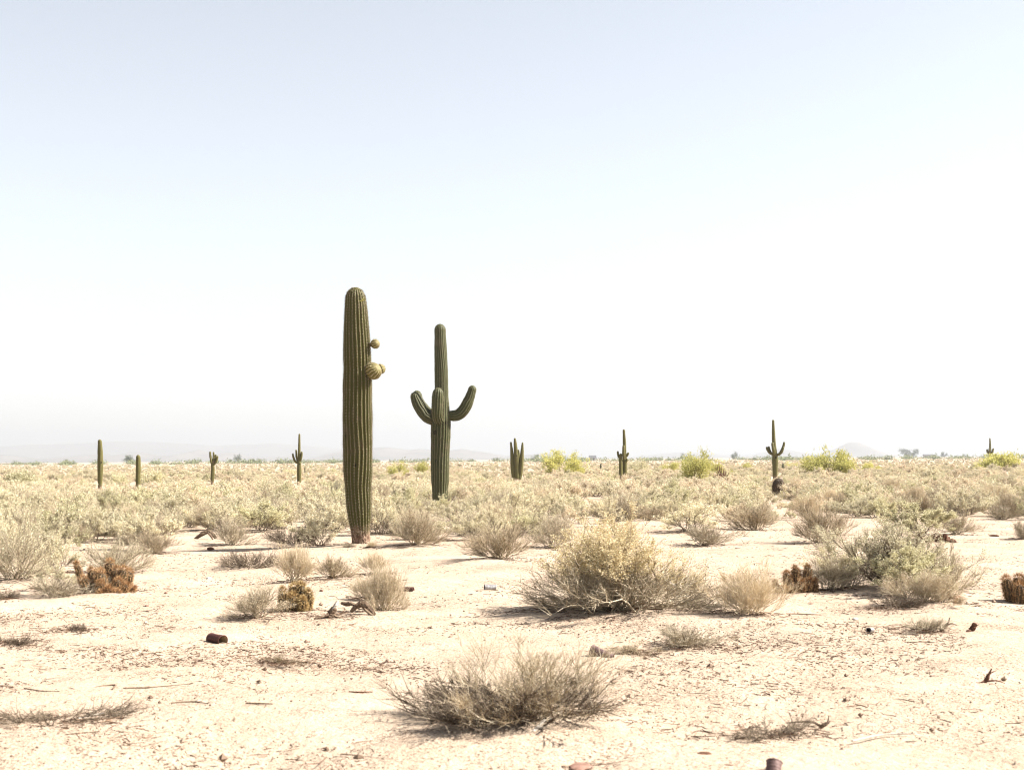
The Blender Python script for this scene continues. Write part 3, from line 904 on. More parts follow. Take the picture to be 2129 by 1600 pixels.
bush_meshes("dead2", "twig_brown", "straw", seed=12, R=.7, H=.3, stems=22, sec=7, ter=10, leaves=0, fine=.28, upw=.08, el=(.03, .9), twig=.002)
bush_meshes("dead3", "twig_grey", "straw", seed=13, R=.65, H=.34, stems=26, sec=7, ter=9, leaves=0, fine=.32, upw=.12, el=(.05, 1.0), twig=.0022)


HERO_SPOTS = [(*at(750, 1138)[:2], .35), (*at(218, 1240)[:2], .4), (*at(612, 1271)[:2], .3), (*at(1658, 1230)[:2], .35), (*at(735, 1280)[:2], .4)]


def hero(label, key, px, py, wpx, hpx, name="desert_bush", rz=None, ydepth=None, cat="bush", tallref=None):
    """bush whose foot is at a photo pixel, with its width and height in photo pixels"""
    b = at(px, py)
    k = b[1] / FPX
    HERO_SPOTS.append((b[0], b[1], wpx * k / 2))
    wm, fm = BM[key]
    me = fm if fm else wm
    co = np.empty(len(me.vertices) * 3, np.float32)
    me.vertices.foreach_get("co", co)
    co = co.reshape(-1, 3)
    ex = np.percentile(np.abs(co[:, :2]), 97)
    ez = np.percentile(co[:, 2], 99)
    sx, sz = wpx * k / 2 / ex, hpx * k / ez
    return put_bush(name, label, key, b, rng.uniform(0, 6.28) if rz is None else rz, (sx, sx if ydepth is None else sx * ydepth, sz), "shrubs growing on their own in the clearing", cat)


# big individual shapes for the nearest shrubs
bush_meshes("front", "straw", "straw", seed=21, R=.55, H=.5, stems=32, sec=8, ter=9, leaves=0, leaf=.016, fine=.42, upw=.5, el=(.08, 1.45), twig=.0011, base_r=.18, straw=True)
bush_meshes("front_low", "twig_dark", "straw", seed=22, R=.6, H=.2, stems=40, sec=8, ter=12, leaves=0, leaf=.014, fine=.3, upw=.05, el=(.03, .8), twig=.0018, base_r=.2)  # dark low mat: the bush's own shade put into twig colour
bush_meshes("gold", "twig_brown", "yellow_leaf", seed=23, R=.62, H=.85, stems=20, sec=8, ter=15, leaves=42000, leaf=.0135, fine=.2, el=(.45, 1.35), lobes=.34, leaf_lo=.3, shell=.45, twig=.0015, leaf_z=.38)
bush_meshes("tangle", "twig_grey", "straw", seed=24, R=.95, H=.42, stems=44, sec=9, ter=12, leaves=1500, leaf=.014, fine=.26, upw=.06, el=(.05, 1.0), twig=.0021, base_r=.12)
bush_meshes("fan", "straw", "straw", seed=25, R=.4, H=.5, stems=46, sec=8, ter=12, leaves=1200, leaf=.012, fine=.4, upw=.5, el=(.25, 1.45), twig=.0010, base_r=.1)
bush_meshes("mound", "twig_dark", "cream_leaf", seed=26, R=.95, H=.75, stems=30, sec=9, ter=14, leaves=42000, leaf=.015, fine=.2, el=(.1, 1.4), lobes=.3, shell=.6, twig=.0022)
bush_meshes("mat", "twig_dark", "straw", seed=31, R=.7, H=.15, stems=34, sec=5, ter=7, leaves=0, fine=.3, upw=.0, el=(.0, .4), twig=.0026, base_r=.3, lobes=.5)
bush_meshes("pale", "straw", "straw", seed=27, R=.6, H=.42, stems=50, sec=8, ter=12, leaves=3500, leaf=.014, fine=.34, upw=.3, el=(.1, 1.3), twig=.0014, base_r=.16)

hero("blurred straw-coloured dry bush alone on the nearest sand", "front", 1095, 1500, 410, 152, rz=.4)
hero("dark twiggy mat added for the shade low in the nearest straw-coloured bush", "front_low", 1040, 1508, 400, 85, rz=1.2, cat="dead brush", name="dead_bush")
hero("tallest golden yellow bush rising over tangled grey branches", "gold", 1292, 1272, 270, 190, rz=.9)
hero("tangled grey dead branches spread around the golden bush", "tangle", 1300, 1276, 370, 95, rz=.3, cat="dead brush", name="dead_bush")
hero("small yellow leafy sprig at the flank of the golden bush", "gold", 1420, 1262, 90, 85, rz=2.1)
hero("shaded twig fringe reaching left from the golden bush", "dead2", 1165, 1266, 190, 40, cat="dead brush", name="dead_bush")
hero("upright brown fan of bare twigs beside the golden bush", "fan", 1558, 1290, 160, 105, rz=.7)
hero("large mounded bush with pale crown and dark heart", "mound", 1850, 1228, 300, 138, rz=.2)
hero("leafy olive-straw shoulder on the left of the large mound", "cream2", 1775, 1222, 150, 92)
hero("straw-green lobe in front of the large mound's crown", "green1", 1885, 1238, 170, 100)
hero("yellow leafy lobe at the left flank of the golden bush", "gold", 1222, 1262, 120, 100, rz=1.3)
hero("grey twiggy bush touching the finger-like cactus clump", "twig1", 1725, 1226, 140, 70)
hero("pale bush on the sunny shoulder of the large mound", "twig3", 1965, 1228, 140, 90)
hero("low pale dry bush in front of the large mound", "pale", 1925, 1262, 170, 65)
hero("dark shaded twigs flat on sand below the large mound", "dead1", 1868, 1268, 110, 26, cat="dead brush", name="dead_bush")
hero("grey-green bush nestling against the yellow-tipped cactus", "twig1", 535, 1284, 140, 68)
hero("thin pale bush behind the bleached dead wood", "pale", 795, 1264, 110, 95)
hero("small pale straw tuft next to the dead wood", "straw1", 762, 1240, 70, 40)
hero("tall tan grassy bush behind the yellow-tipped cactus", "straw1", 612, 1212, 110, 78)
hero("dark sprawl of dead branches left of the tan grassy bush", "dead1", 520, 1178, 130, 38, cat="dead brush", name="dead_bush")
hero("low brown twig bush right of the tan grassy bush", "twig2", 690, 1206, 100, 46)
hero("faint yellowish tuft between brown twig bushes", "straw1", 782, 1192, 80, 46)
hero("pale dome bush cut by the frame's left edge", "twig3", 30, 1204, 170, 110)
hero("pale leafy bush tucked against the biggest cactus clump", "cream1", 120, 1232, 90, 52)
hero("grey fallen twigs trailing from the biggest cactus clump", "dead3", 115, 1246, 150, 40, cat="dead brush", name="dead_bush")
hero("dark dry brush at the frame edge below the pale dome", "dead1", 12, 1250, 60, 18, cat="dead brush", name="dead_bush")
hero("rounded tan bush right behind the biggest cactus clump", "twig3", 236, 1188, 140, 68)
hero("leafy bush left of the rounded tan bush", "cream2", 118, 1192, 110, 80)
hero("brown rounded twig bush right of the tallest saguaro", "twig2", 866, 1142, 120, 72)
hero("tall thin dry weeds above the brown twig bush", "twig3", 880, 1122, 110, 62)
hero("wide dry bush on a sand lip left of the golden bush", "twig2", 1040, 1172, 170, 75)
hero("grey twig bush right of the wide dry bush", "twig1", 1150, 1140, 120, 70)
hero("umbrella-shaped twig bush with bare stems and a clear shadow", "twig2", 1702, 1130, 140, 82)
hero("dark grey bush above the reddish dead cactus", "green1", 1915, 1118, 150, 78)
hero("round dusky bush right of the reddish dead cactus", "twig1", 1990, 1110, 90, 50)
hero("flattened dead brush on open sand beyond the golden bush", "dead3", 1465, 1132, 110, 42, cat="dead brush", name="dead_bush")
hero("wide twig bush behind the flattened dead brush", "twig2", 1570, 1102, 130, 62)
hero("pale grey bush at the far side of the clearing", "cream2", 1430, 1108, 150, 60)
hero("large dusty green bush in the left scrub with dark foot", "green2", 160, 1116, 170, 85)
hero("shaded grey twig bush left of the tallest saguaro's shadow", "twig1", 480, 1130, 100, 62)
hero("small bare twig bush rooted in the long cactus shadow", "twig2", 322, 1150, 90, 48)
hero("rounded leafy bush touching the tallest saguaro's left side", "cream3", 660, 1134, 130, 74)
hero("dark bent dead branches under the rounded leafy bush", "dead1", 610, 1130, 100, 40, cat="dead brush", name="dead_bush")
hero("leafy bush just right of the tallest saguaro's lower trunk", "cream2", 812, 1108, 110, 56)
hero("pale leafy bush between the two large saguaros", "cream1", 845, 1088, 100, 50)
hero("dusty bush in front of the four-armed saguaro's foot", "cream3", 955, 1092, 110, 52)
hero("pale rounded bush left of the wide dry bush", "cream2", 985, 1122, 120, 58)
hero("grey leafy bush above the wide dry bush", "green2", 1078, 1112, 120, 56)
hero("shaded dark green bush left of the tallest saguaro", "green1", 545, 1108, 120, 62)
hero("leafy bush left of the bent dead branches", "cream1", 690, 1098, 110, 52)
hero("low cream bush beside the four-armed saguaro's right foot", "cream1", 1020, 1084, 110, 46)
hero("small cream bush at the left foot of the barrel cactus", "cream1", 1599, 1034, 34, 13)
hero("small straw tuft at the right foot of the barrel cactus", "twig3", 1630, 1036, 40, 14)
hero("tiny dry tuft at the right foot of the tallest saguaro", "straw1", 774, 1143, 26, 13)
hero("tiny dead sprig at the left foot of the tallest saguaro", "dead3", 724, 1142, 34, 9, cat="dead brush", name="dead_bush")
hero("leafy bush hiding the four-armed saguaro's left foot", "cream2", 893, 1064, 60, 24)
hero("yellowish bush before the four-armed saguaro's right foot", "green2", 928, 1068, 56, 38)
hero("low fuzzy brush lying on sand right of the nearest bush", "dead3", 1420, 1342, 150, 40, cat="dead brush", name="dead_bush")
hero("sparse twig scrap trailing to the tilted rusty can", "dead2", 1325, 1360, 120, 20, cat="dead brush", name="dead_bush")
hero("flat dark dead brush in the sunny right foreground", "mat", 1610, 1512, 230, 36, cat="dead brush", name="dead_bush", ydepth=.6)
hero("flat fan of dead twigs in the left foreground", "mat", 130, 1512, 290, 36, cat="dead brush", name="dead_bush", ydepth=.6)
hero("matted dead brush at the left edge of bare sand", "mat", 25, 1337, 130, 28, cat="dead brush", name="dead_bush", ydepth=.6)
hero("thin dead creeper trailing right of the matted brush", "dead1", 165, 1314, 110, 14, cat="dead brush", name="dead_bush", ydepth=.3)
hero("spidery dead brush near the reddish stump on right sand", "dead3", 1925, 1318, 150, 26, cat="dead brush", name="dead_bush", ydepth=.6)
hero("bleached twig bush cut by the frame's right edge", "dead3", 2128, 1120, 60, 36, cat="dead brush", name="dead_bush")
hero("tiny scatter of dry twigs in the middle of left sand", "dead2", 590, 1382, 110, 16, cat="dead brush", name="dead_bush", ydepth=.5)

# ------------------------------------------------------------------ the scrub beyond the clearing
far_col = bpy.data.collections.new("scrub_shapes")
far_specs = [("twig_dark", "cream_leaf"), ("twig_dark", "cream_leaf"), ("twig_dark", "green_leaf"), ("twig_grey", "straw"), ("twig_brown", "straw"), ("twig_grey", "cream_leaf"), ("twig_dark", "green_leaf"), ("twig_brown", "straw")]  # dark wood under leaves paints the shaded inside here too
for i, (wmn, lmn) in enumerate(far_specs):
    w, f = bush_geo(seed=40 + i, R=.62 + .1 * (i % 3), H=.5 + .07 * (i % 2), stems=9, sec=5, ter=7, leaves=3000, leaf=.036, twig=.003, shell=.4, lobes=.3, fine=.22)
    V, F = join([w, f])
    me = tri_mesh("scrub_shape", V, F, [M[wmn], M[lmn]], mi=np.r_[np.zeros(len(w[1])), np.ones(len(f[1]))])
    far_col.objects.link(bpy.data.objects.new("scrub_shape_%02d" % i, me))

LANDMARKS = [(30, "the frame's left edge"), (208, "the taller armless saguaro"), (287, "the shorter armless saguaro"), (442, "the hand-shaped saguaro"), (622, "the slim three-armed saguaro"), (743, "the tallest saguaro"),
             (915, "the four-armed saguaro"), (1075, "the candelabra saguaro"), (1168, "the lone green tree"), (1296, "the double-trunked saguaro"), (1445, "the big olive tree"), (1612, "the barrel cactus"), (1730, "the broad green tree"), (1860, "the large mounded bush"), (2058, "the far saguaro in a tree"), (2115, "the frame's right edge")]


def clear_of(px, py):
    """bare sand in the photo"""
    # lower limit of the scrub along the photo, and the bare tracks in it
    lim = np.interp(px, [-300, 0, 120, 300, 420, 520, 700, 800, 960, 1120, 1210, 1400, 1480, 1640, 1800, 2040, 2129, 2400], [1190, 1170, 1150, 1128, 1108, 1104, 1112, 1112, 1118, 1118, 1092, 1082, 1084, 1084, 1078, 1078, 1082, 1082])
    if py > lim:
        return True
    for (x, y, a, b) in ((1235, 1050, 42, 18), (70, 1085, 60, 9), (480, 1092, 30, 8), (1655, 1050, 26, 8), (1720, 1010, 60, 5), (300, 1035, 40, 4), (900, 1085, 40, 7), (1010, 1055, 30, 5), (750, 1128, 40, 16)):
        if ((px - x) / a) ** 2 + ((py - y) / b) ** 2 < 1:
            return True
    return False


BIG_BASES = [(750, 1138, 24), (914, 1050, 20), (208, 1008, 10), (287, 1006, 10), (442, 1000, 8), (622, 1002, 10), (1075, 998, 12), (1296, 997, 12), (1612, 990, 12), (1617, 1025, 18)]


def hides(px, py, yy, h=.62):
    """a bush here would stand before the foot of a cactus that the photo shows"""
    return any(abs(px - bx) < bw * .4 + .42 / yy * FPX and py > by - 2 and py - h / yy * FPX < by - 1 for bx, by, bw in BIG_BASES)


cells = []
r = np.random.default_rng(11)
y = 17.0
while y < 75:
    step = .82
    n = int((y * .80 + 4) / step)
    for i in range(n):
        x = (i - n / 2) * step + r.uniform(-.42, .42)
        yy = y + r.uniform(-.42, .42)
        cells.append((x, yy))
    y += step
mid = []
for x, yy in cells:
    px = CX + x / yy * FPX
    py = HORIZON + (EYE - SLOPE * x) / yy * FPX
    if clear_of(px, py):
        continue
    dens = .74 if yy > 30 else .88
    # patchy growth
    pn = math.sin(x * .7 + 1.3 * math.sin(yy * .31)) + math.sin(yy * .52 + 1.1 * math.sin(x * .43 + 2))
    if r.random() > dens + .2 * pn:
        continue
    low = hides(px, py, yy)
    s = r.uniform(.62, 1.12) if r.random() < .8 else r.uniform(1.0, 1.3)
    if low:
        s = r.uniform(.3, .42) if not hides(px, py, yy, .26) else r.uniform(.16, .24)
    u = r.random()
    gn = math.sin(x * .23 + 4) + math.sin(yy * .19 + x * .11)
    if u < .42 - .1 * gn:
        key, word, cls = ["cream1", "cream2", "cream3"][r.integers(3)], "cream-leaved", 0
    elif u < .60:
        key, word, cls = ["green1", "green2"][r.integers(2)], "dusty green", 2
    elif u < .90:
        key, word, cls = ["twig1", "twig2", "twig3", "dead3"][r.integers(4)], "grey twiggy", 3
    else:
        key, word, cls = "straw1", "straw-coloured", 4
    mid.append((s / yy * (1.0 if abs(px - CX) < CX + 60 else .0), x, yy, s, key, word, cls, px, py))
mid.sort(key=lambda q: -q[0])
N_IND = 250
named_bushes = {}
points = []
for q, (vis, x, yy, s, key, word, cls, px, py) in enumerate(mid):
    hs = s * r.uniform(.7, 1.15)
    if q < N_IND and vis > 0:
        k = min(range(len(LANDMARKS)), key=lambda i: abs(LANDMARKS[i][0] - px))
        lx, ln = LANDMARKS[k]
        dx = px - lx
        where = "straight below" if abs(dx) < 16 else ("left of" if dx < 0 else "right of")
        size = "small " if s < .74 else ("big " if s > 1.02 else ("low " if hs < .8 else "rounded "))
        band = "at the clearing's rim" if yy < 29 else ("in the nearer scrub" if yy < 36 else "deeper in the scrub")
        lab = f"{size}{word} bush {band}, {where} {ln}"
        named_bushes.setdefault(lab, []).append((px, len(bpy.data.objects)))
        nb = put_bush("scrub_bush", lab, key, (x, yy, float(gz(x, yy))), r.uniform(0, 6.28), (s, s, hs), "scrub bushes beyond the clearing")
        named_bushes[lab][-1] = (px, nb)
    else:
        points.append((x, yy, cls, s))
ORD = {2: ["left", "right"], 3: ["leftmost", "middle", "rightmost"], 4: ["leftmost", "second", "third", "rightmost"], 5: ["leftmost", "second", "third", "fourth", "rightmost"]}
for lab, lst in named_bushes.items():
    if 1 < len(lst) <= 5:
        for w, (px, nb) in zip(ORD[len(lst)], sorted(lst, key=lambda q: q[0])):
            nb["label"] = w + " " + lab.replace("the far saguaro in a tree", "the far-off saguaro").replace("deeper in the scrub", "deep in scrub")
# the rest of the plain
y = 75.0
while y < 900:
    step = max(.9, y * .0125)
    n = int((y * .84 + 8) / step)
    for i in range(n):
        x = (i - n / 2) * step + r.uniform(-.6, .6) * step
        yy = y + r.uniform(-.6, .6) * step
        pn = math.sin(x * .09 + 1.3 * math.sin(yy * .031)) + math.sin(yy * .062 + 1.1 * math.sin(x * .043 + 2))
        if r.random() > (.66 if yy < 120 else .9) + .2 * pn:
            continue
        low = hides(CX + x / yy * FPX, HORIZON + (EYE - SLOPE * x) / yy * FPX, yy)
        u = r.random()
        cls = 0 if u < .38 else 1 if u < .52 else 2 if u < .66 else 3 if u < .82 else 4
        s = r.uniform(.4, 1.0) if r.random() < .9 else r.uniform(1.0, 1.5)
        points.append((x, yy, cls, r.uniform(.25, .45) if low else s))
    y += step
pts = np.array(points)
remap = {0: [0, 5], 1: [1], 2: [2, 6], 3: [3], 4: [4, 7]}
idx = np.array([remap[int(c)][r.integers(len(remap[int(c)]))] for c in pts[:, 2]], np.int32)
pm = bpy.data.meshes.new("desert_scrub")
pm.vertices.add(len(pts))
pm.vertices.foreach_set("co", np.stack([pts[:, 0], pts[:, 1], gz(pts[:, 0], pts[:, 1])], 1).astype(np.float32).ravel())
for nm, ty, va in (("pick", 'INT', idx), ("turn", 'FLOAT', r.uniform(0, 6.28, len(pts)).astype(np.float32)), ("size", 'FLOAT', (pts[:, 3] * np.where(pts[:, 1] > 60, .85, 1)).astype(np.float32))):
    pm.attributes.new(nm, ty, 'POINT').data.foreach_set("value", va)
pm.update()
scrub = obj("desert_scrub", pm)
scrub["kind"] = "stuff"
scrub["label"] = "sea of pale dry scrub covering the plain to the horizon"
scrub["category"] = "scrub"
ng = bpy.data.node_groups.new("scatter_scrub", 'GeometryNodeTree')
ng.interface.new_socket("Geometry", in_out='INPUT', socket_type='NodeSocketGeometry')
ng.interface.new_socket("Geometry", in_out='OUTPUT', socket_type='NodeSocketGeometry')
gi, go = ng.nodes.new("NodeGroupInput"), ng.nodes.new("NodeGroupOutput")
ci = ng.nodes.new("GeometryNodeCollectionInfo")
ci.inputs["Collection"].default_value = far_col
ci.inputs["Separate Children"].default_value = True
ci.inputs["Reset Children"].default_value = True
ip = ng.nodes.new("GeometryNodeInstanceOnPoints")
ip.inputs["Pick Instance"].default_value = True


def named(nm, ty):
    n = ng.nodes.new("GeometryNodeInputNamedAttribute")
    n.data_type = ty
    n.inputs["Name"].default_value = nm
    return next(s for s in n.outputs if s.enabled and s.name == "Attribute")


cx = ng.nodes.new("ShaderNodeCombineXYZ")
ng.links.new(named("turn", 'FLOAT'), cx.inputs[2])
ng.links.new(gi.outputs[0], ip.inputs["Points"])
ng.links.new(ci.outputs[0], ip.inputs["Instance"])
ng.links.new(named("pick", 'INT'), ip.inputs["Instance Index"])
ng.links.new(cx.outputs[0], ip.inputs["Rotation"])
ng.links.new(named("size", 'FLOAT'), ip.inputs["Scale"])
ng.links.new(ip.outputs[0], go.inputs[0])
scrub.modifiers.new("scatter", 'NODES').node_group = ng


# ------------------------------------------------------------------ trees of the plain
def tree(name, label, px, py, wpx, hpx, seed, leafm="verde_leaf", woodm="twig_dark", n_tw=2600, d=None, group="green desert trees", stems=6, leaf_k=1.0, low=.05):
    d = depth(px, py) if d is None else d
    k = d / FPX
    x = (px - CX) / FPX * d
    b = np.array([x, d, float(gz(x, d))])
    Rr, Hh = wpx * k / 2 * 1.3, hpx * k * 1.1
    t = thing(name, label, "tree", b, group)
    r = np.random.default_rng(seed)
    az = r.uniform(0, 6.28, stems)
    e = r.uniform(.5, 1.35, stems)
    D = np.stack([np.cos(e) * np.cos(az) * Rr * .75, np.cos(e) * np.sin(az) * Rr * .75, np.sin(e) * Hh * .75], 1)
    P0 = np.stack([r.normal(size=stems) * Rr * .04, r.normal(size=stems) * Rr * .04, np.full(stems, -.05)], 1)
    B0 = bez(P0, P0 + D * .5 * [1.1, 1.1, .7] + r.normal(size=D.shape) * .1 * Rr, D, 7)
    R0 = Hh * .022 * r.uniform(.7, 1.2, (stems, 1)) * np.linspace(1, .35, 6)[None]
    n1 = stems * 9
    i = r.integers(0, stems, n1)
    a = r.integers(2, 6, n1)
    P1 = B0[i, a]
    o1 = unit(P1 / [Rr, Rr, Hh])
    D1 = unit(o1 + r.normal(size=P1.shape) * .55 + [0, 0, .15]) * np.array([Rr, Rr, Hh]) * r.uniform(.25, .55, (n1, 1))
    B1 = bez(P1, P1 + D1 * .5 + r.normal(size=D1.shape) * .06 * Rr, P1 + D1, 5)
    R1 = Hh * .007 * r.uniform(.6, 1.2, (n1, 1)) * np.linspace(1, .4, 4)[None]
    w = join([tubes(B0, R0, 6, seed), tubes(B1, R1, 4, seed)])
    w[0][:, 2] = np.maximum(w[0][:, 2], -.06)
    obj("trunk", tri_mesh("trunk", w[0], w[1], M[woodm], smooth=True), t)
    # crown: slender twigs gathered in sprays along the branch ends
    ns = n_tw // 26
    i = r.integers(0, n1, ns)
    C = B1[i, r.integers(2, 5, ns)] + r.normal(size=(ns, 3)) * np.array([Rr, Rr, Hh]) * .09
    C = np.repeat(C, 26, 0) + r.normal(size=(ns * 26, 3)) * np.array([Rr, Rr, Hh]) * .075
    C = C[C[:, 2] > Hh * low]
    Dl = unit(C / [Rr, Rr, Hh]) * .8 + r.normal(size=C.shape) * .6 + [0, 0, .3]
    ll = max(.14, Rr * .10) * leaf_k
    c = blades(C, Dl, r.normal(size=C.shape), ll * r.uniform(.5, 1.3, len(C)), ll * .13 / leaf_k ** .3)
    obj("crown", tri_mesh("crown", c[0], c[1], M[leafm]), t)
    return t


tree("palo_verde_tree", "round bright green tree alone between candelabra and double-trunked saguaros", 1168, 987, 78, 40, 1, n_tw=5200)
tree("palo_verde_tree", "biggest olive green tree with dark gnarled branches", 1446, 1004, 84, 60, 2, n_tw=5200, woodm="twig_dark")
tree("palo_verde_tree", "faded green bush-like tree behind the bare dead shrub", 1488, 992, 60, 28, 12, n_tw=2600)
tree("palo_verde_tree", "dark-branched low tree right of the double-trunked saguaro", 1332, 981, 52, 26, 3, leafm="green_leaf", n_tw=2200)
tree("palo_verde_tree", "pale green low tree left of the biggest olive tree", 1392, 983, 44, 20, 4, n_tw=2200)
tree("palo_verde_tree", "broad green tree with thin airy top near the butte", 1728, 989, 96, 46, 5, n_tw=5200)
tree("palo_verde_tree", "little bright green tree right of the broad one", 1811, 981, 34, 18, 6, n_tw=1800)
tree("palo_verde_tree", "green tree with a saguaro standing in it", 2075, 976, 92, 29, 7, n_tw=5200)
tree("palo_verde_tree", "low bright green tree left of the four-armed saguaro", 826, 991, 46, 27, 8, n_tw=2600)
tree("palo_verde_tree", "low yellow-green tree touching the four-armed saguaro", 875, 990, 50, 24, 9, n_tw=2600)
tree("palo_verde_tree", "dull green spreading shrub tree by the frame's left edge", 42, 1020, 88, 32, 10, leafm="green_leaf", n_tw=3200, group="green desert trees")
tree("palo_verde_tree", "wispy green shrub tree behind the shorter armless saguaro", 312, 1010, 56, 34, 11, leafm="green_leaf", n_tw=2600)
tree("palo_verde_tree", "small grey-green tree behind the slim three-armed saguaro", 690, 988, 34, 14, 13, leafm="green_leaf", n_tw=1200)
tree("palo_verde_tree", "flat green shrub tree left of the slim saguaro's stake", 608, 988, 30, 12, 14, leafm="green_leaf", n_tw=1200)
tree("palo_verde_tree", "small faint green tree left of the barrel-cactus saguaro", 1552, 976, 28, 12, 15, n_tw=1000)
tree("palo_verde_tree", "faint green thicket just right of the little dark saguaro", 1645, 972, 30, 10, 16, n_tw=1000)
tree("palo_verde_tree", "thin green shrub tree between the armless saguaros", 250, 1010, 44, 20, 17, leafm="green_leaf", n_tw=1600)


def dead_shrub(label, px, py, wpx, hpx, seed):
    b = at(px, py)
    k = b[1] / FPX
    r = np.random.default_rng(seed)
    n = 15
    az, e = r.uniform(0, 6.28, n), r.uniform(.5, 1.4, n)
    D = np.stack([np.cos(e) * np.cos(az) * wpx * k * .6, np.cos(e) * np.sin(az) * wpx * k * .6, np.sin(e) * hpx * k], 1) * r.uniform(.6, 1.1, (n, 1))
    P0 = r.normal(size=(n, 3)) * [.12, .12, 0] - [0, 0, .05]
    B = bez(P0, P0 + D * [.75, .75, .3], D, 7)
    i = r.integers(0, n, 30)
    P1 = B[i, r.integers(2, 6, 30)]
    D1 = (unit(D[i]) + r.normal(size=(30, 3)) * .4 + [0, 0, .4]) * hpx * k * .3
    B1 = bez(P1, P1 + D1 * .5, P1 + D1, 4)
    w = join([tubes(B, .05 * r.uniform(.6, 1.2, (n, 1)) * np.linspace(1, .4, 6)[None], 5, seed), tubes(B1, .02 * np.ones((30, 1)) * np.linspace(1, .5, 3)[None], 4, seed)])
    t = thing("dead_bush", label, "dead shrub", b)
    obj("branches", tri_mesh("branches", w[0], w[1], M["redwood"]), t)


dead_shrub("bare dead shrub with dark claw-like stems by the olive tree", 1503, 1000, 30, 34, 1)

# far trees on the horizon
FT = [("dark rounded tree on the horizon left of the hand-shaped saguaro", 264, 964, 30, 16, 900, 0), ("pale tree clump left of the taller armless saguaro", 140, 968, 18, 9, 800, 1),
      ("bushy dark horizon tree right of the hand-shaped saguaro", 496, 964, 22, 15, 950, 0), ("low horizon tree between hand-shaped and slim saguaros", 532, 965, 22, 9, 850, 1), ("hazy tree beside the four-armed saguaro's trunk", 888, 961, 14, 8, 900, 1),
      ("round hazy tree on the horizon behind the candelabra saguaro", 1115, 961, 24, 13, 900, 1), ("small dark horizon tree left of the candelabra saguaro", 1029, 961, 12, 8, 900, 0),
      ("large blue-grey tree on the horizon right of the butte", 1893, 953, 40, 20, 1500, 0), ("small blue-grey tree on the horizon by the far saguaro", 1964, 952, 20, 10, 1500, 0), ("faint little horizon tree near the far saguaro", 2006, 952, 10, 7, 1600, 0),
      ("hazy bare-topped tree on the horizon behind the olive tree", 1420, 957, 16, 14, 1100, 0), ("hazy feathery tree left of the barrel-cactus saguaro", 1530, 957, 24, 13, 1100, 0),
      ("hazy spreading tree over the olive tree's right", 1462, 957, 20, 13, 1100, 1), ("grey-green horizon tree under the left hills", 410, 966, 22, 9, 850, 1)]
for i, (lab, px, py, w, h, d, kind) in enumerate(FT):
    tree("horizon_tree", lab, px, py, w, h, 60 + i, leafm=("far_leaf", "far_pale_leaf")[kind], n_tw=900, d=d, group="trees on the horizon", stems=4, leaf_k=1.5, low=.02)

# unbroken low tree line
r = np.random.default_rng(77)
Vs, Fs, nn = [], [], 0
parts = []
for q in range(330):
    d = r.uniform(620, 1050)
    px = r.uniform(-250, 2380)
    if r.random() < .25 + .25 * math.sin(px * .013 + 2):
        continue
    x = (px - CX) / FPX * d
    R_, H_ = r.uniform(2.0, 5.5), r.uniform(1.1, 2.6)
    n = 110
    u = unit(r.normal(size=(n, 3))) * (r.random((n, 1)) ** .35) * (1 + .25 * r.normal(size=(n, 1)))
    P = np.array([x, d, float(gz(x, d))]) + np.abs(u * [1, 1, 1]) * np.sign(u * [1, 1, 0] + [0, 0, 1]) * [R_, R_, H_]
    parts.append(blades(P, r.normal(size=P.shape), r.normal(size=P.shape), r.uniform(.5, 1.1, n), .28))
V, F = join(parts)
o = obj("treeline", tri_mesh("treeline", V, F, M["far_pale_leaf"]))
o["kind"] = "stuff"
o["label"] = "hazy low line of distant desert trees along the horizon"


# distant sheds and poles
def shed(label, px, d, w, dep, h, roof_h):
    x = (px - CX) / FPX * d
    b = (x, d, float(gz(x, d)))
    t = thing("shed", label, "building", b, "far buildings")
    a, c = w / 2, dep / 2
    V = [(-a, -c, -.3), (a, -c, -.3), (a, c, -.3), (-a, c, -.3), (-a, -c, h), (a, -c, h), (a, c, h), (-a, c, h), (-a, 0, h + roof_h * .96), (a, 0, h + roof_h * .96)]
    F = [(0, 1, 5), (0, 5, 4), (1, 2, 6), (1, 6, 5), (2, 3, 7), (2, 7, 6), (3, 0, 4), (3, 4, 7), (5, 6, 9), (7, 4, 8)]
    obj("wall", tri_mesh("wall", V, F, M["wall"]), t)
    e = .5
    Vr = []
    for zz in (0, .18):
        Vr += [(-a - e, -c - e, h - .25 + zz), (a + e, -c - e, h - .25 + zz), (a + e, 0, h + roof_h + zz), (-a - e, 0, h + roof_h + zz), (a + e, c + e, h - .25 + zz), (-a - e, c + e, h - .25 + zz)]
    Fr = []
    for o_ in (0, 6):
        Fr += [(o_, o_ + 1, o_ + 2), (o_, o_ + 2, o_ + 3), (o_ + 3, o_ + 2, o_ + 4), (o_ + 3, o_ + 4, o_ + 5)]
    for i_, j_ in ((0, 1), (1, 2), (2, 4), (4, 5), (5, 3), (3, 0)):
        Fr += [(i_, j_, j_ + 6), (i_, j_ + 6, i_ + 6)]
    obj("roof", tri_mesh("roof", Vr, Fr, M["roof"]), t)
    V = [(q * .8 + dx, -c - .02 - dy, z) for q in (1,) for dy in (0, .05) for dx, z in ((-.6, 0), (.6, 0), (.6, 2.1), (-.6, 2.1))]
    F = [(4, 5, 6), (4, 6, 7), (0, 1, 5), (0, 5, 4), (1, 2, 6), (1, 6, 5), (2, 3, 7), (2, 7, 6), (3, 0, 4), (3, 4, 7)]
    obj("door", tri_mesh("door", V, F, M["pane"]), t)


shed("small grey-roofed shed on the horizon left of the double-trunked saguaro", 1232, 1150, 5.0, 4.5, 2.2, 1.7)
shed("low white house on the horizon by the far saguaro", 1930, 1300, 8.0, 5, 2.4, .9)


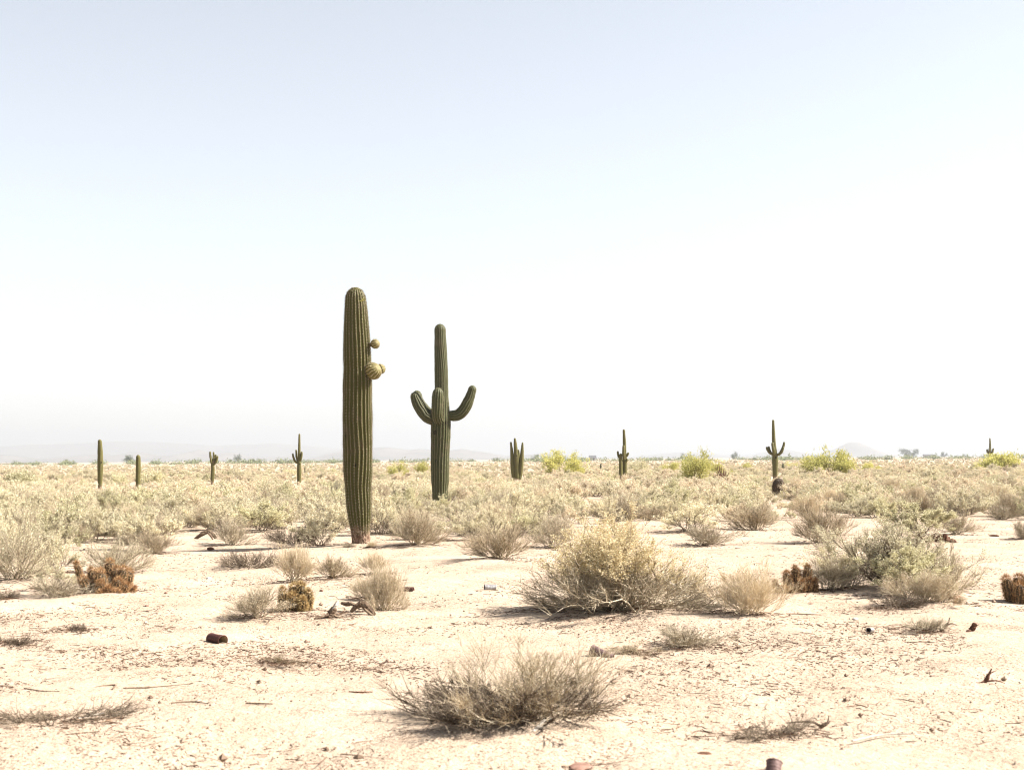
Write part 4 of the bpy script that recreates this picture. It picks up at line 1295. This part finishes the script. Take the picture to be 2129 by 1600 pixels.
# ------------------------------------------------------------------ cans
def can(label, px, py, length, rad, yaw, pitch=0.0, body="rust", inner="rust", arc=2 * math.pi, arc0=0.0, closed_left=True, closed_right=False, sink=.12, dent=.05, seed=0, ribs=True, taper=1.0):
    """old food can lying on the sand: a real sheet-metal shell with rims, an end disc and beads round its body"""
    b = at(px, py)
    t = tag(obj("rusty_can", None, None, b + np.array([0, 0, rad * (1 - sink)]), rot=(0, pitch, yaw)), label, "can", "old cans lying on the sand")
    r = np.random.default_rng(seed)
    nl, na = 17, 28
    th = np.linspace(arc0, arc0 + arc, na)
    xs = np.linspace(-length / 2, length / 2, nl)
    X, T = np.meshgrid(xs, th, indexing='ij')
    ph = r.uniform(0, 6.28, 3)
    rr = rad * (1 + dent * np.sin(2 * T + ph[0] + X / length * 1.5) * np.sin((X / length + .5) * 3.14) + dent * .5 * np.sin(3 * T + ph[1]))
    rr = rr * np.interp(X / length, [-.5, .5], [1, taper])
    if ribs:
        rr = rr * (1 + .018 * np.cos(X / length * 26) * (np.abs(X / length) < .34))
    wall = .0035

    def surf(rr):
        return np.stack([X, rr * np.cos(T), rr * np.sin(T)], -1).reshape(-1, 3)

    Vo, Vi = surf(rr), surf(rr - wall)
    i = (np.arange(nl - 1)[:, None] * na + np.arange(na - 1)[None]).ravel()
    Fo = np.concatenate([np.stack([i, i + 1, i + na + 1], 1), np.stack([i, i + na + 1, i + na], 1)])
    bo = obj("body", tri_mesh("body", Vo, Fo, M[body], smooth=True), t)
    obj("lining", tri_mesh("lining", Vi, Fo[:, ::-1], M[inner], smooth=True), bo)
    for side, (xx, row) in enumerate(((-length / 2, 0), (length / 2, nl - 1))):
        R_ = rr[row]
        P = np.stack([np.full(na, xx), (R_ - wall / 2) * np.cos(th), (R_ - wall / 2) * np.sin(th)], 1)
        c = np.array([0, 0, 0]) + np.array([xx, 0, 0])
        out = unit(P - c)
        w = .0045
        V = np.concatenate([P + out * w, P + [w, 0, 0], P - out * w, P - [w, 0, 0]])
        F = []
        for q in range(4):
            for k in range(na - 1):
                p0, p1 = q * na + k, ((q + 1) % 4) * na + k
                F += [(p0, p0 + 1, p1 + 1), (p0, p1 + 1, p1)]
        obj("rim", tri_mesh("rim", V, F, M[body], smooth=True), t)
        if (closed_left, closed_right)[side]:
            s = -1 if side == 0 else 1
            rings = [(.99, -.004), (.9, -.006), (.86, -.003), (.7, -.003), (.66, -.005), (0.02, -.005)]
            V = np.concatenate([np.stack([np.full(na, xx + s * h), R_ * k * np.cos(th), R_ * k * np.sin(th)], 1) for k, h in rings])
            F = []
            for q in range(len(rings) - 1):
                for k in range(na - 1):
                    p0 = q * na + k
                    F += [(p0, p0 + 1, p0 + na + 1), (p0, p0 + na + 1, p0 + na)]
            obj("lid", tri_mesh("lid", V, F, M[body], smooth=True), t)
    return t


can("maroon rusty can split open along its underside, alone on left sand", 451, 1334, .165, .048, -.75, .03, inner="tin_in", arc=4.2, arc0=-.5, closed_left=True, sink=.35, seed=1)
can("purple-brown tapered can tilted into sand beside the nearest bush", 1252, 1371, .17, .045, -.45, .28, body="rust_purple", inner="rust", closed_left=False, closed_right=True, sink=.15, seed=2, taper=.6)
can("dark rusty can with pale lid right of the dead wood", 849, 1231, .115, .036, -.2, 0, body="rust", closed_left=True, closed_right=True, sink=.3, seed=3)
can("silvery can with black open mouth on open sand", 1019, 1229, .125, .036, .2, .05, body="tin", inner="rust", closed_left=False, closed_right=True, sink=.3, seed=4)
can("round-mouthed rusty can leaning behind the biggest cactus clump", 258, 1219, .14, .058, -.75, -.05, body="rust_purple", inner="rust_purple", closed_left=True, closed_right=False, sink=-.2, seed=5)
can("crumpled orange rusty can in front of the large mounded bush", 1985, 1259, .10, .04, .5, 0, body="rust_orange", inner="rust", arc=4.6, arc0=.4, closed_left=False, sink=.3, dent=.22, seed=6)
can("glinting brown can cut off by the bottom of the frame", 1608, 1602, .07, .038, 1.2, -.9, body="rust_purple", inner="rust", closed_left=True, closed_right=True, sink=.1, seed=7)
can("small grey tin on bare sand left of the spidery dead brush", 1809, 1327, .05, .024, .9, .1, body="tin", inner="rust", closed_left=False, closed_right=True, sink=.35, dent=.12, seed=8)


# ------------------------------------------------------------------ dead wood, sticks, stones
def wood(name, label, cat, loc, paths, mat="deadwood", sides=8, seed=0, group=None, rough=.12, taper=.6):
    """gnarled wood: thick grooved tubes along the given local paths (rows x, y, z, radius), the first is the main piece"""
    t = thing(name, label, cat, loc, group)
    r = np.random.default_rng(seed)
    for i, rows in enumerate(paths):
        Q, s, L = spline(rows, 16)
        P, R = Q[:, :3], Q[:, 3]
        T = unit(np.gradient(P, axis=0))
        A = unit(np.cross(T, [.31, .9, .3]))
        B = np.cross(T, A)
        a = np.linspace(0, 2 * np.pi, sides, endpoint=False)
        rr = R[:, None] * (1 + rough * np.cos(3 * a + i)[None] + rough * r.normal(size=(16, sides)) * .7)
        V = (P[:, None] + rr[..., None] * (np.cos(a)[None, :, None] * A[:, None] + np.sin(a)[None, :, None] * B[:, None])).reshape(-1, 3)
        V = np.concatenate([V, P[:1] - T[:1] * R[0] * .3, P[-1:] + T[-1:] * R[-1] * .6])
        F = []
        for q in range(15):
            for k in range(sides):
                j = (k + 1) % sides
                F += [(q * sides + k, q * sides + j, (q + 1) * sides + j), (q * sides + k, (q + 1) * sides + j, (q + 1) * sides + k)]
        e = 16 * sides
        for k in range(sides):
            j = (k + 1) % sides
            F += [(j, k, e), (15 * sides + k, 15 * sides + j, e + 1)]
        obj(("log", "limb")[i > 0], tri_mesh("log", V, F, M[mat[i] if isinstance(mat, (list, tuple)) else mat], smooth=False), t)
    return t


k = depth(745, 1282) / FPX
wood("dead_log", "arched piece of grey dead wood with striped grain", "dead wood", at(752, 1280),
     [[(-22 * k, 0, 8 * k, 3.5 * k), (-10 * k, 0, 20 * k, 6 * k), (4 * k, 0, 24 * k, 8 * k), (16 * k, -.02, 14 * k, 8 * k), (26 * k, -.04, 2 * k, 6 * k)],
      [(-6 * k, .03, 16 * k, 3 * k), (-24 * k, .06, 24 * k, 4 * k), (-34 * k, .1, 22 * k, 5 * k), (-46 * k, .12, 24 * k, 3 * k)],
      [(6 * k, -.04, 16 * k, 3 * k), (18 * k, -.07, 6 * k, 3 * k), (28 * k, -.09, 1 * k, 2 * k)]], seed=1)
wood("dead_stump", "broken stump piece with a white bleached splinter", "dead wood", at(690, 1284),
     [[(-6 * k, 0, -2 * k, 9 * k), (0, 0, 10 * k, 8 * k), (6 * k, 0, 20 * k, 6 * k)], [(2 * k, -.01, 16 * k, 4 * k), (8 * k, 0, 26 * k, 4.5 * k), (12 * k, .01, 34 * k, 2.5 * k)],
      [(-4 * k, -.02, 8 * k, 3 * k), (-18 * k, -.06, 4 * k, 3 * k), (-34 * k, -.08, 0, 2 * k)], [(6 * k, -.02, 4 * k, 3 * k), (18 * k, -.05, 1 * k, 2.5 * k), (26 * k, -.07, 0, 1.5 * k)]], mat=["deadwood", "bleach", "deadwood", "deadwood"], seed=2)
k = depth(1955, 1122) / FPX
wood("dead_cactus", "reddish rotting cactus remains under the dark grey bush", "dead cactus", at(1958, 1123),
     [[(-12 * k, 0, 3 * k, 6 * k), (0, -.05, 7 * k, 8 * k), (12 * k, -.08, 5 * k, 7 * k)], [(-30 * k, .05, 4 * k, 4 * k), (-20 * k, 0, 8 * k, 6 * k), (-8 * k, -.05, 3 * k, 5 * k)], [(2 * k, -.2, 3 * k, 5 * k), (14 * k, -.25, 3 * k, 5 * k), (20 * k, -.25, 2 * k, 3 * k)],
      [(-50 * k, .1, 2 * k, 3 * k), (-38 * k, .1, 6 * k, 4 * k), (-28 * k, .05, 3 * k, 3 * k)]], mat="redwood", seed=3, rough=.22)
k = depth(2020, 1316) / FPX
wood("dead_stump", "little reddish stump with a shadow on right sand", "dead wood", at(2020, 1318), [[(-2 * k, 0, -2 * k, 6 * k), (2 * k, 0, 8 * k, 6 * k), (8 * k, 0, 18 * k, 5 * k)], [(-2 * k, -.01, 4 * k, 3 * k), (-10 * k, -.03, 4 * k, 2.5 * k), (-14 * k, -.04, 1 * k, 2 * k)]], mat="redwood", seed=4)
k = depth(2052, 1420) / FPX
wood("dead_stump", "upright root stump with thin prongs on right sand", "dead wood", at(2052, 1420),
     [[(-8 * k, 0, -2 * k, 4 * k), (0, 0, 8 * k, 4.5 * k), (5 * k, 0, 20 * k, 2.5 * k), (10 * k, 0, 30 * k, 1.2 * k)], [(2 * k, 0, 14 * k, 2 * k), (10 * k, 0, 22 * k, 1.2 * k), (20 * k, 0, 26 * k, .6 * k)], [(0, 0, 4 * k, 2.5 * k), (18 * k, -.02, 6 * k, 1.6 * k), (34 * k, -.03, 1 * k, .8 * k)],
      [(-4 * k, 0, 6 * k, 2 * k), (-14 * k, -.02, 2 * k, 2 * k), (-26 * k, -.03, 0, 1 * k)]], mat="redwood", seed=5)
k = depth(1965, 1312) / FPX
wood("dead_stump", "dark root knot in the spidery dead brush", "dead wood", at(1965, 1315), [[(-10 * k, 0, 0, 4 * k), (0, 0, 8 * k, 4 * k), (6 * k, 0, 16 * k, 2 * k), (10 * k, 0, 26 * k, 1 * k)], [(2 * k, 0, 10 * k, 2 * k), (14 * k, 0, 14 * k, 1.2 * k), (24 * k, 0, 10 * k, .6 * k)],
      [(-4 * k, 0, 6 * k, 2 * k), (-22 * k, 0, 12 * k, 1.4 * k), (-44 * k, 0, 4 * k, .8 * k)]], mat="deadwood", seed=6)
k = depth(1720, 1500) / FPX
wood("dead_stump", "dark splintered root at the end of the foreground dead brush", "dead wood", at(1718, 1502), [[(-14 * k, 0, 0, 4 * k), (-2 * k, 0, 8 * k, 4 * k), (6 * k, 0, 12 * k, 2 * k)], [(0, 0, 8 * k, 2 * k), (4 * k, 0, 16 * k, 1.4 * k), (5 * k, 0, 26 * k, .8 * k)], [(-10 * k, 0, 4 * k, 3 * k), (-34 * k, .02, 12 * k, 2.4 * k), (-80 * k, .04, 8 * k, 1.2 * k)]], mat="deadwood", seed=7)
k = depth(1000, 1500) / FPX
wood("bleached_branch", "pale bleached branch poking from the nearest bush", "branch", at(1110, 1528), [[(-24 * k, -.1, 0, 3 * k), (0, -.05, 6 * k, 3.2 * k), (22 * k, 0, 24 * k, 2.4 * k)], [(4 * k, -.04, 10 * k, 2.5 * k), (24 * k, -.02, 14 * k, 2 * k), (34 * k, 0, 28 * k, 1.4 * k)]], mat="bleach", seed=8)
k = depth(1300, 1250) / FPX
wood("bleached_branch", "white branch arching out of the golden bush's tangle", "branch", at(1340, 1268), [[(-8 * k, 0, 30 * k, 2.2 * k), (14 * k, -.05, 50 * k, 2.6 * k), (38 * k, -.06, 62 * k, 1.6 * k)], [(14 * k, -.05, 50 * k, 1.8 * k), (40 * k, -.1, 52 * k, 1.5 * k), (58 * k, -.1, 42 * k, .8 * k)], [(40 * k, -.12, 26 * k, 1.6 * k), (62 * k, -.14, 22 * k, 1.4 * k), (90 * k, -.14, 22 * k, .8 * k)], [(50 * k, -.15, 22 * k, 1.6 * k), (58 * k, -.16, 8 * k, 1.4 * k), (60 * k, -.16, -2 * k, .8 * k)],
      [(-10 * k, .02, -2 * k, 3 * k), (-9 * k, .01, 14 * k, 2.6 * k), (-8 * k, 0, 30 * k, 2.2 * k)]], mat="bleach", seed=9)
wood("dead_stump", "short hollow root chunk at the foot of the golden bush", "dead wood", at(1332, 1274), [[(-10 * k, -.1, 0, 6 * k), (0, -.12, 6 * k, 8 * k), (8 * k, -.12, 14 * k, 5 * k)], [(0, -.1, 4 * k, 3 * k), (18 * k, -.12, 2 * k, 3 * k), (40 * k, -.12, 0, 2 * k)]], mat="deadwood", seed=10)
k = depth(430, 1110) / FPX
wood("dead_stump", "grey split dead trunk half hidden in left scrub", "dead wood", at(432, 1118), [[(-24 * k, 0, 0, 3 * k), (-10 * k, 0, 10 * k, 4 * k), (4 * k, 0, 14 * k, 4 * k), (16 * k, 0, 2 * k, 3 * k)], [(-4 * k, .05, 12 * k, 2.5 * k), (-18 * k, .05, 4 * k, 2 * k), (-30 * k, .05, -1 * k, 1.5 * k)], [(2 * k, -.05, 12 * k, 2 * k), (8 * k, -.08, 6 * k, 2 * k), (12 * k, -.1, 0, 1.5 * k)]], mat="deadwood", seed=11)
k = depth(1840, 1520) / FPX
STICKS = [("long white bleached stick lying in the right foreground", 1840, 1524, [(-76, -6, 2.4), (-30, 2, 2.6), (0, 6, 2.2), (30, 8, 1.8), (72, 8, 1.0)], "bleach"),
          ("straight dark stick alone on left foreground sand", 540, 1476, [(-30, 1, 1.6), (-5, 0, 1.8), (28, -1, 1.2)], "deadwood"),
          ("forked dark stick under the short bits of left litter", 340, 1437, [(-80, -2, 2.0), (-30, 0, 1.8), (10, 3, 1.4), (50, 8, .8)], "deadwood"),
          ("curved dark twig above the flat fan of dead twigs", 215, 1438, [(-30, -6, 1.2), (0, 2, 1.6), (20, 3, 1.8), (28, -5, 1.6)], "deadwood"),
          ("thin crooked stick left end of foreground litter", 80, 1448, [(-36, 3, 1.8), (-10, 0, 1.3), (20, -3, 1.0), (50, -3, .7)], "deadwood"),
          ("two-ended dark stick low in the left foreground", 395, 1472, [(-40, 0, 1.4), (0, 2, 1.4), (40, -2, 1.0)], "deadwood"),
          ("pale bent stick crossing the fan of dead twigs", 205, 1502, [(-28, -8, 2), (-8, 0, 2.2), (20, 8, 1.6), (46, 18, 1.0)], "bleach"),
          ("short dark twig in front of the nearest bush's right", 1208, 1567, [(-20, 0, 1.6), (0, 1, 1.8), (20, 0, 1.2)], "deadwood"),
          ("thin stick on sand right of the twig fan", 1672, 1282, [(-34, 2, .9), (0, 1, 1.0), (34, -1, .6)], "deadwood"),
          ("dark twig upright-tilted on left middle sand", 650, 1380, [(-4, -4, 1.2), (0, 0, 1.2), (4, 6, .8)], "deadwood"),
          ("small Y-shaped twig scrap below the left litter", 748, 1452, [(-24, 2, 1.2), (0, 0, 1.8), (26, 1, 1.0)], "redwood"),
          ("wavy brown twig on right foreground sand", 1790, 1468, [(-8, 3, 1.0), (0, 0, 1.1), (8, -4, .8)], "redwood"),
          ("pale stick sticking from the nearest bush's right side", 1240, 1488, [(-60, 22, 1.6), (0, 12, 1.8), (50, -6, 1.2)], "bleach")]
for i, (lab, px, py, rows, mt) in enumerate(STICKS):
    b = at(px, py)
    kk = b[1] / FPX
    # on the ground a rise in the photo is mostly distance: lay the stick along the soil
    gp = kk * b[1] / EYE
    wood("stick", lab, "stick", b, [[(dx * kk, dy * gp, .012 + SLOPE * dx * kk, rr * kk) for dx, dy, rr in rows]], mat=mt, sides=6, seed=30 + i, group="sticks on the sand")


def stone(label, px, py, w, dpt, h, mat, seed, name="stone", cat="stone", flat=False):
    b = at(px, py)
    kk = b[1] / FPX
    r = np.random.default_rng(seed)
    nr, na = 7, 12
    V = []
    for a in np.linspace(-1.2, 1.5, nr):
        for t in np.linspace(0, 2 * np.pi, na, endpoint=False):
            q = 1 + .16 * math.sin(2 * t + seed) + .1 * math.sin(3 * t + a * 2 + seed * 2) + .05 * r.normal()
            V.append((math.cos(a) ** .7 * math.cos(t) * w * kk / 2 * q, math.cos(a) ** .7 * math.sin(t) * dpt * kk / 2 * q, (math.sin(a) * .5 + .32) * h * kk))
    V.append((0, 0, .84 * h * kk))
    F = []
    for i in range(nr - 1):
        for j in range(na):
            j2 = (j + 1) % na
            F += [(i * na + j, i * na + j2, (i + 1) * na + j2), (i * na + j, (i + 1) * na + j2, (i + 1) * na + j)]
    for j in range(na):
        F.append(((nr - 1) * na + j, (nr - 1) * na + (j + 1) % na, nr * na))
    tag(obj(name, tri_mesh(name, V, F, M[mat], smooth=False), None, b, r.uniform(0, .6)), label, cat, "stones on the sand")


stone("flat reddish shard of rock at the bottom of the frame", 1206, 1584, 44, 80, 8, "stone", 1)
stone("flat dark brown stone near the bottom right of the nearest bush", 1466, 1562, 30, 40, 12, "redwood", 2)
stone("brown crumbly scrap left of the glinting can", 1516, 1591, 26, 24, 14, "redwood", 3)
stone("small pale stone right of the rounded tan bush", 434, 1198, 12, 16, 6, "stone_pale", 4)
stone("small dark stone right of the biggest cactus clump", 345, 1241, 9, 10, 7, "stone", 5)
stone("rust-red fragment on sand right of the twig fan", 1686, 1260, 12, 12, 6, "stone", 6)
stone("pale white stone on right middle sand", 1778, 1294, 14, 14, 6, "stone_pale", 7)
stone("dark lump of rock beside the cactus shadow on left", 437, 1140, 12, 16, 7, "redwood", 8)
stone("dark flat stone on sand right of the dusky bush", 2067, 1113, 16, 20, 5, "redwood", 9)
stone("small brown stone left of the yellow-tipped cactus clump", 305, 1262, 10, 10, 5, "stone", 10)
stone("brown clod on sand right of the dead brush sprawl", 668, 1228, 9, 9, 7, "redwood", 11)
stone("small reddish pebble below the maroon can", 665, 1347, 10, 10, 5, "stone", 12)

# ------------------------------------------------------------------ litter strewn on the sand
r = np.random.default_rng(99)


def litter(n, ymin, ymax, lmin, lmax, w, seed, clump_k=.55):
    r = np.random.default_rng(seed)
    out = []
    while len(out) < n:
        m = n * 3
        yy = np.sqrt(r.uniform(ymin ** 2, ymax ** 2, m)) if ymax < 20 else ymin * (ymax / ymin) ** r.random(m)
        x = r.uniform(-.42, .42, m) * yy
        pn = np.sin(1.3 * x + 1.7 * np.sin(.9 * yy + 1)) + np.sin(1.9 * yy + 1.3 * np.sin(1.1 * x + 2)) + .8 * np.sin(3.7 * x + 2.9 * yy)
        keep = r.random(m) < .35 + clump_k * .35 * pn
        out += list(zip(x[keep], yy[keep]))
    P = np.array(out[:n])
    a = r.uniform(0, 6.28, n)
    L = r.uniform(lmin, lmax, n) * (.5 + r.random(n) ** 3)
    D = np.stack([np.cos(a), np.sin(a), r.uniform(-.05, .35, n)], 1)
    p0 = np.stack([P[:, 0], P[:, 1], gz(P[:, 0], P[:, 1]) + .006], 1)
    side = np.stack([-np.sin(a), np.cos(a), np.zeros(n)], 1) * r.normal(size=(n, 1)) * .25
    B = np.stack([p0 - D * L[:, None] * [.5, .5, .1], p0 + side * L[:, None] + [0, 0, .004], p0 + D * L[:, None] * [.5, .5, .5]], 1)
    return tubes(B, w * r.uniform(.5, 1.5, (n, 1)) * np.array([[1, .9]]), 3, seed)


def under(seed):
    """crumbs and twigs gathered under the shrubs"""
    r = np.random.default_rng(seed)
    P = []
    for x, y, w in HERO_SPOTS:
        m = int(90 + 220 * w)
        P.append(np.stack([x - .12 * w + r.normal(size=m) * w * .62, y + r.normal(size=m) * w * .5], 1))
    P = np.concatenate(P)
    n = len(P)
    a = r.uniform(0, 6.28, n)
    L = r.uniform(.02, .11, n)[:, None]
    D = np.stack([np.cos(a), np.sin(a), r.uniform(0, .3, n)], 1)
    p0 = np.stack([P[:, 0], P[:, 1], gz(P[:, 0], P[:, 1]) + .007], 1)
    B = np.stack([p0 - D * L * [.5, .5, .1], p0 + r.normal(size=(n, 3)) * [.2, .2, 0] * L + [0, 0, .004], p0 + D * L * [.5, .5, .5]], 1)
    return tubes(B, .0024 * r.uniform(.5, 1.5, (n, 1)) * np.array([[1, .9]]), 3, seed)


V, F = join([under(5), litter(8500, 6.0, 14, .008, .05, .0022, 1, .8), litter(14000, 9, 34, .012, .08, .0030, 2, .8), litter(900, 6, 24, .08, .22, .0026, 3, .8)])
o = obj("twig_litter", tri_mesh("twig_litter", V, F, M["twig_red"]))
o["kind"] = "stuff"
o["label"] = "brown twig and leaf litter strewn over the sand"
n = 9000
yy = 5.5 * (34 / 5.5) ** r.random(n)
x = r.uniform(-.42, .42, n) * yy
s = r.uniform(.003, .009, n) * (1 + 2 * (r.random(n) < .04))
oct_ = np.array([[1, 0, 0], [0, 1, 0], [-1, 0, 0], [0, -1, 0], [0, 0, .8], [0, 0, -.8]])
V = (oct_[None] * (1 + .35 * r.normal(size=(n, 6, 1)))) * s[:, None, None] + np.stack([x, yy, gz(x, yy) + .004], 1)[:, None]
F = np.array([[0, 1, 4], [1, 2, 4], [2, 3, 4], [3, 0, 4], [1, 0, 5], [2, 1, 5], [3, 2, 5], [0, 3, 5]])[None] + (np.arange(n) * 6)[:, None, None]
pebm = twig_mat("pebble_colours", (.10, .06, .04), (.21, .155, .11), (.34, .29, .23))
o = obj("pebbles", tri_mesh("pebbles", V.reshape(-1, 3), F.reshape(-1, 3), pebm))
o["kind"] = "stuff"
o["label"] = "small pebbles and clods scattered over the sand"

# ------------------------------------------------------------------ haze
HX, HY0, HY1, HZ0, HZ1 = 9500, -600, 10500, -90, 190
V = [(sx * HX, yy_, zz) for zz in (HZ0, HZ1) for sx, yy_ in ((-1, HY0), (1, HY0), (1, HY1), (-1, HY1))]
F = [(0, 2, 1), (0, 3, 2), (4, 5, 6), (4, 6, 7), (0, 1, 5), (0, 5, 4), (1, 2, 6), (1, 6, 5), (2, 3, 7), (2, 7, 6), (3, 0, 4), (3, 4, 7)]
hm = bpy.data.materials.new("desert_haze")
hm.use_nodes = True
hm.node_tree.nodes.remove(hm.node_tree.nodes["Principled BSDF"])
pv = hm.node_tree.nodes.new("ShaderNodeVolumePrincipled")
pv.inputs["Color"].default_value = (.405, .44, .485, 1)
pv.inputs["Density"].default_value = 2.5e-4
pv.inputs["Density Attribute"].default_value = ""
pv.inputs["Anisotropy"].default_value = .2
hm.node_tree.links.new(pv.outputs[0], hm.node_tree.nodes["Material Output"].inputs["Volume"])
hz = obj("haze", tri_mesh("haze", V, F, hm))
hz["kind"] = "stuff"
hz["label"] = "pale heat haze hanging over the plain"
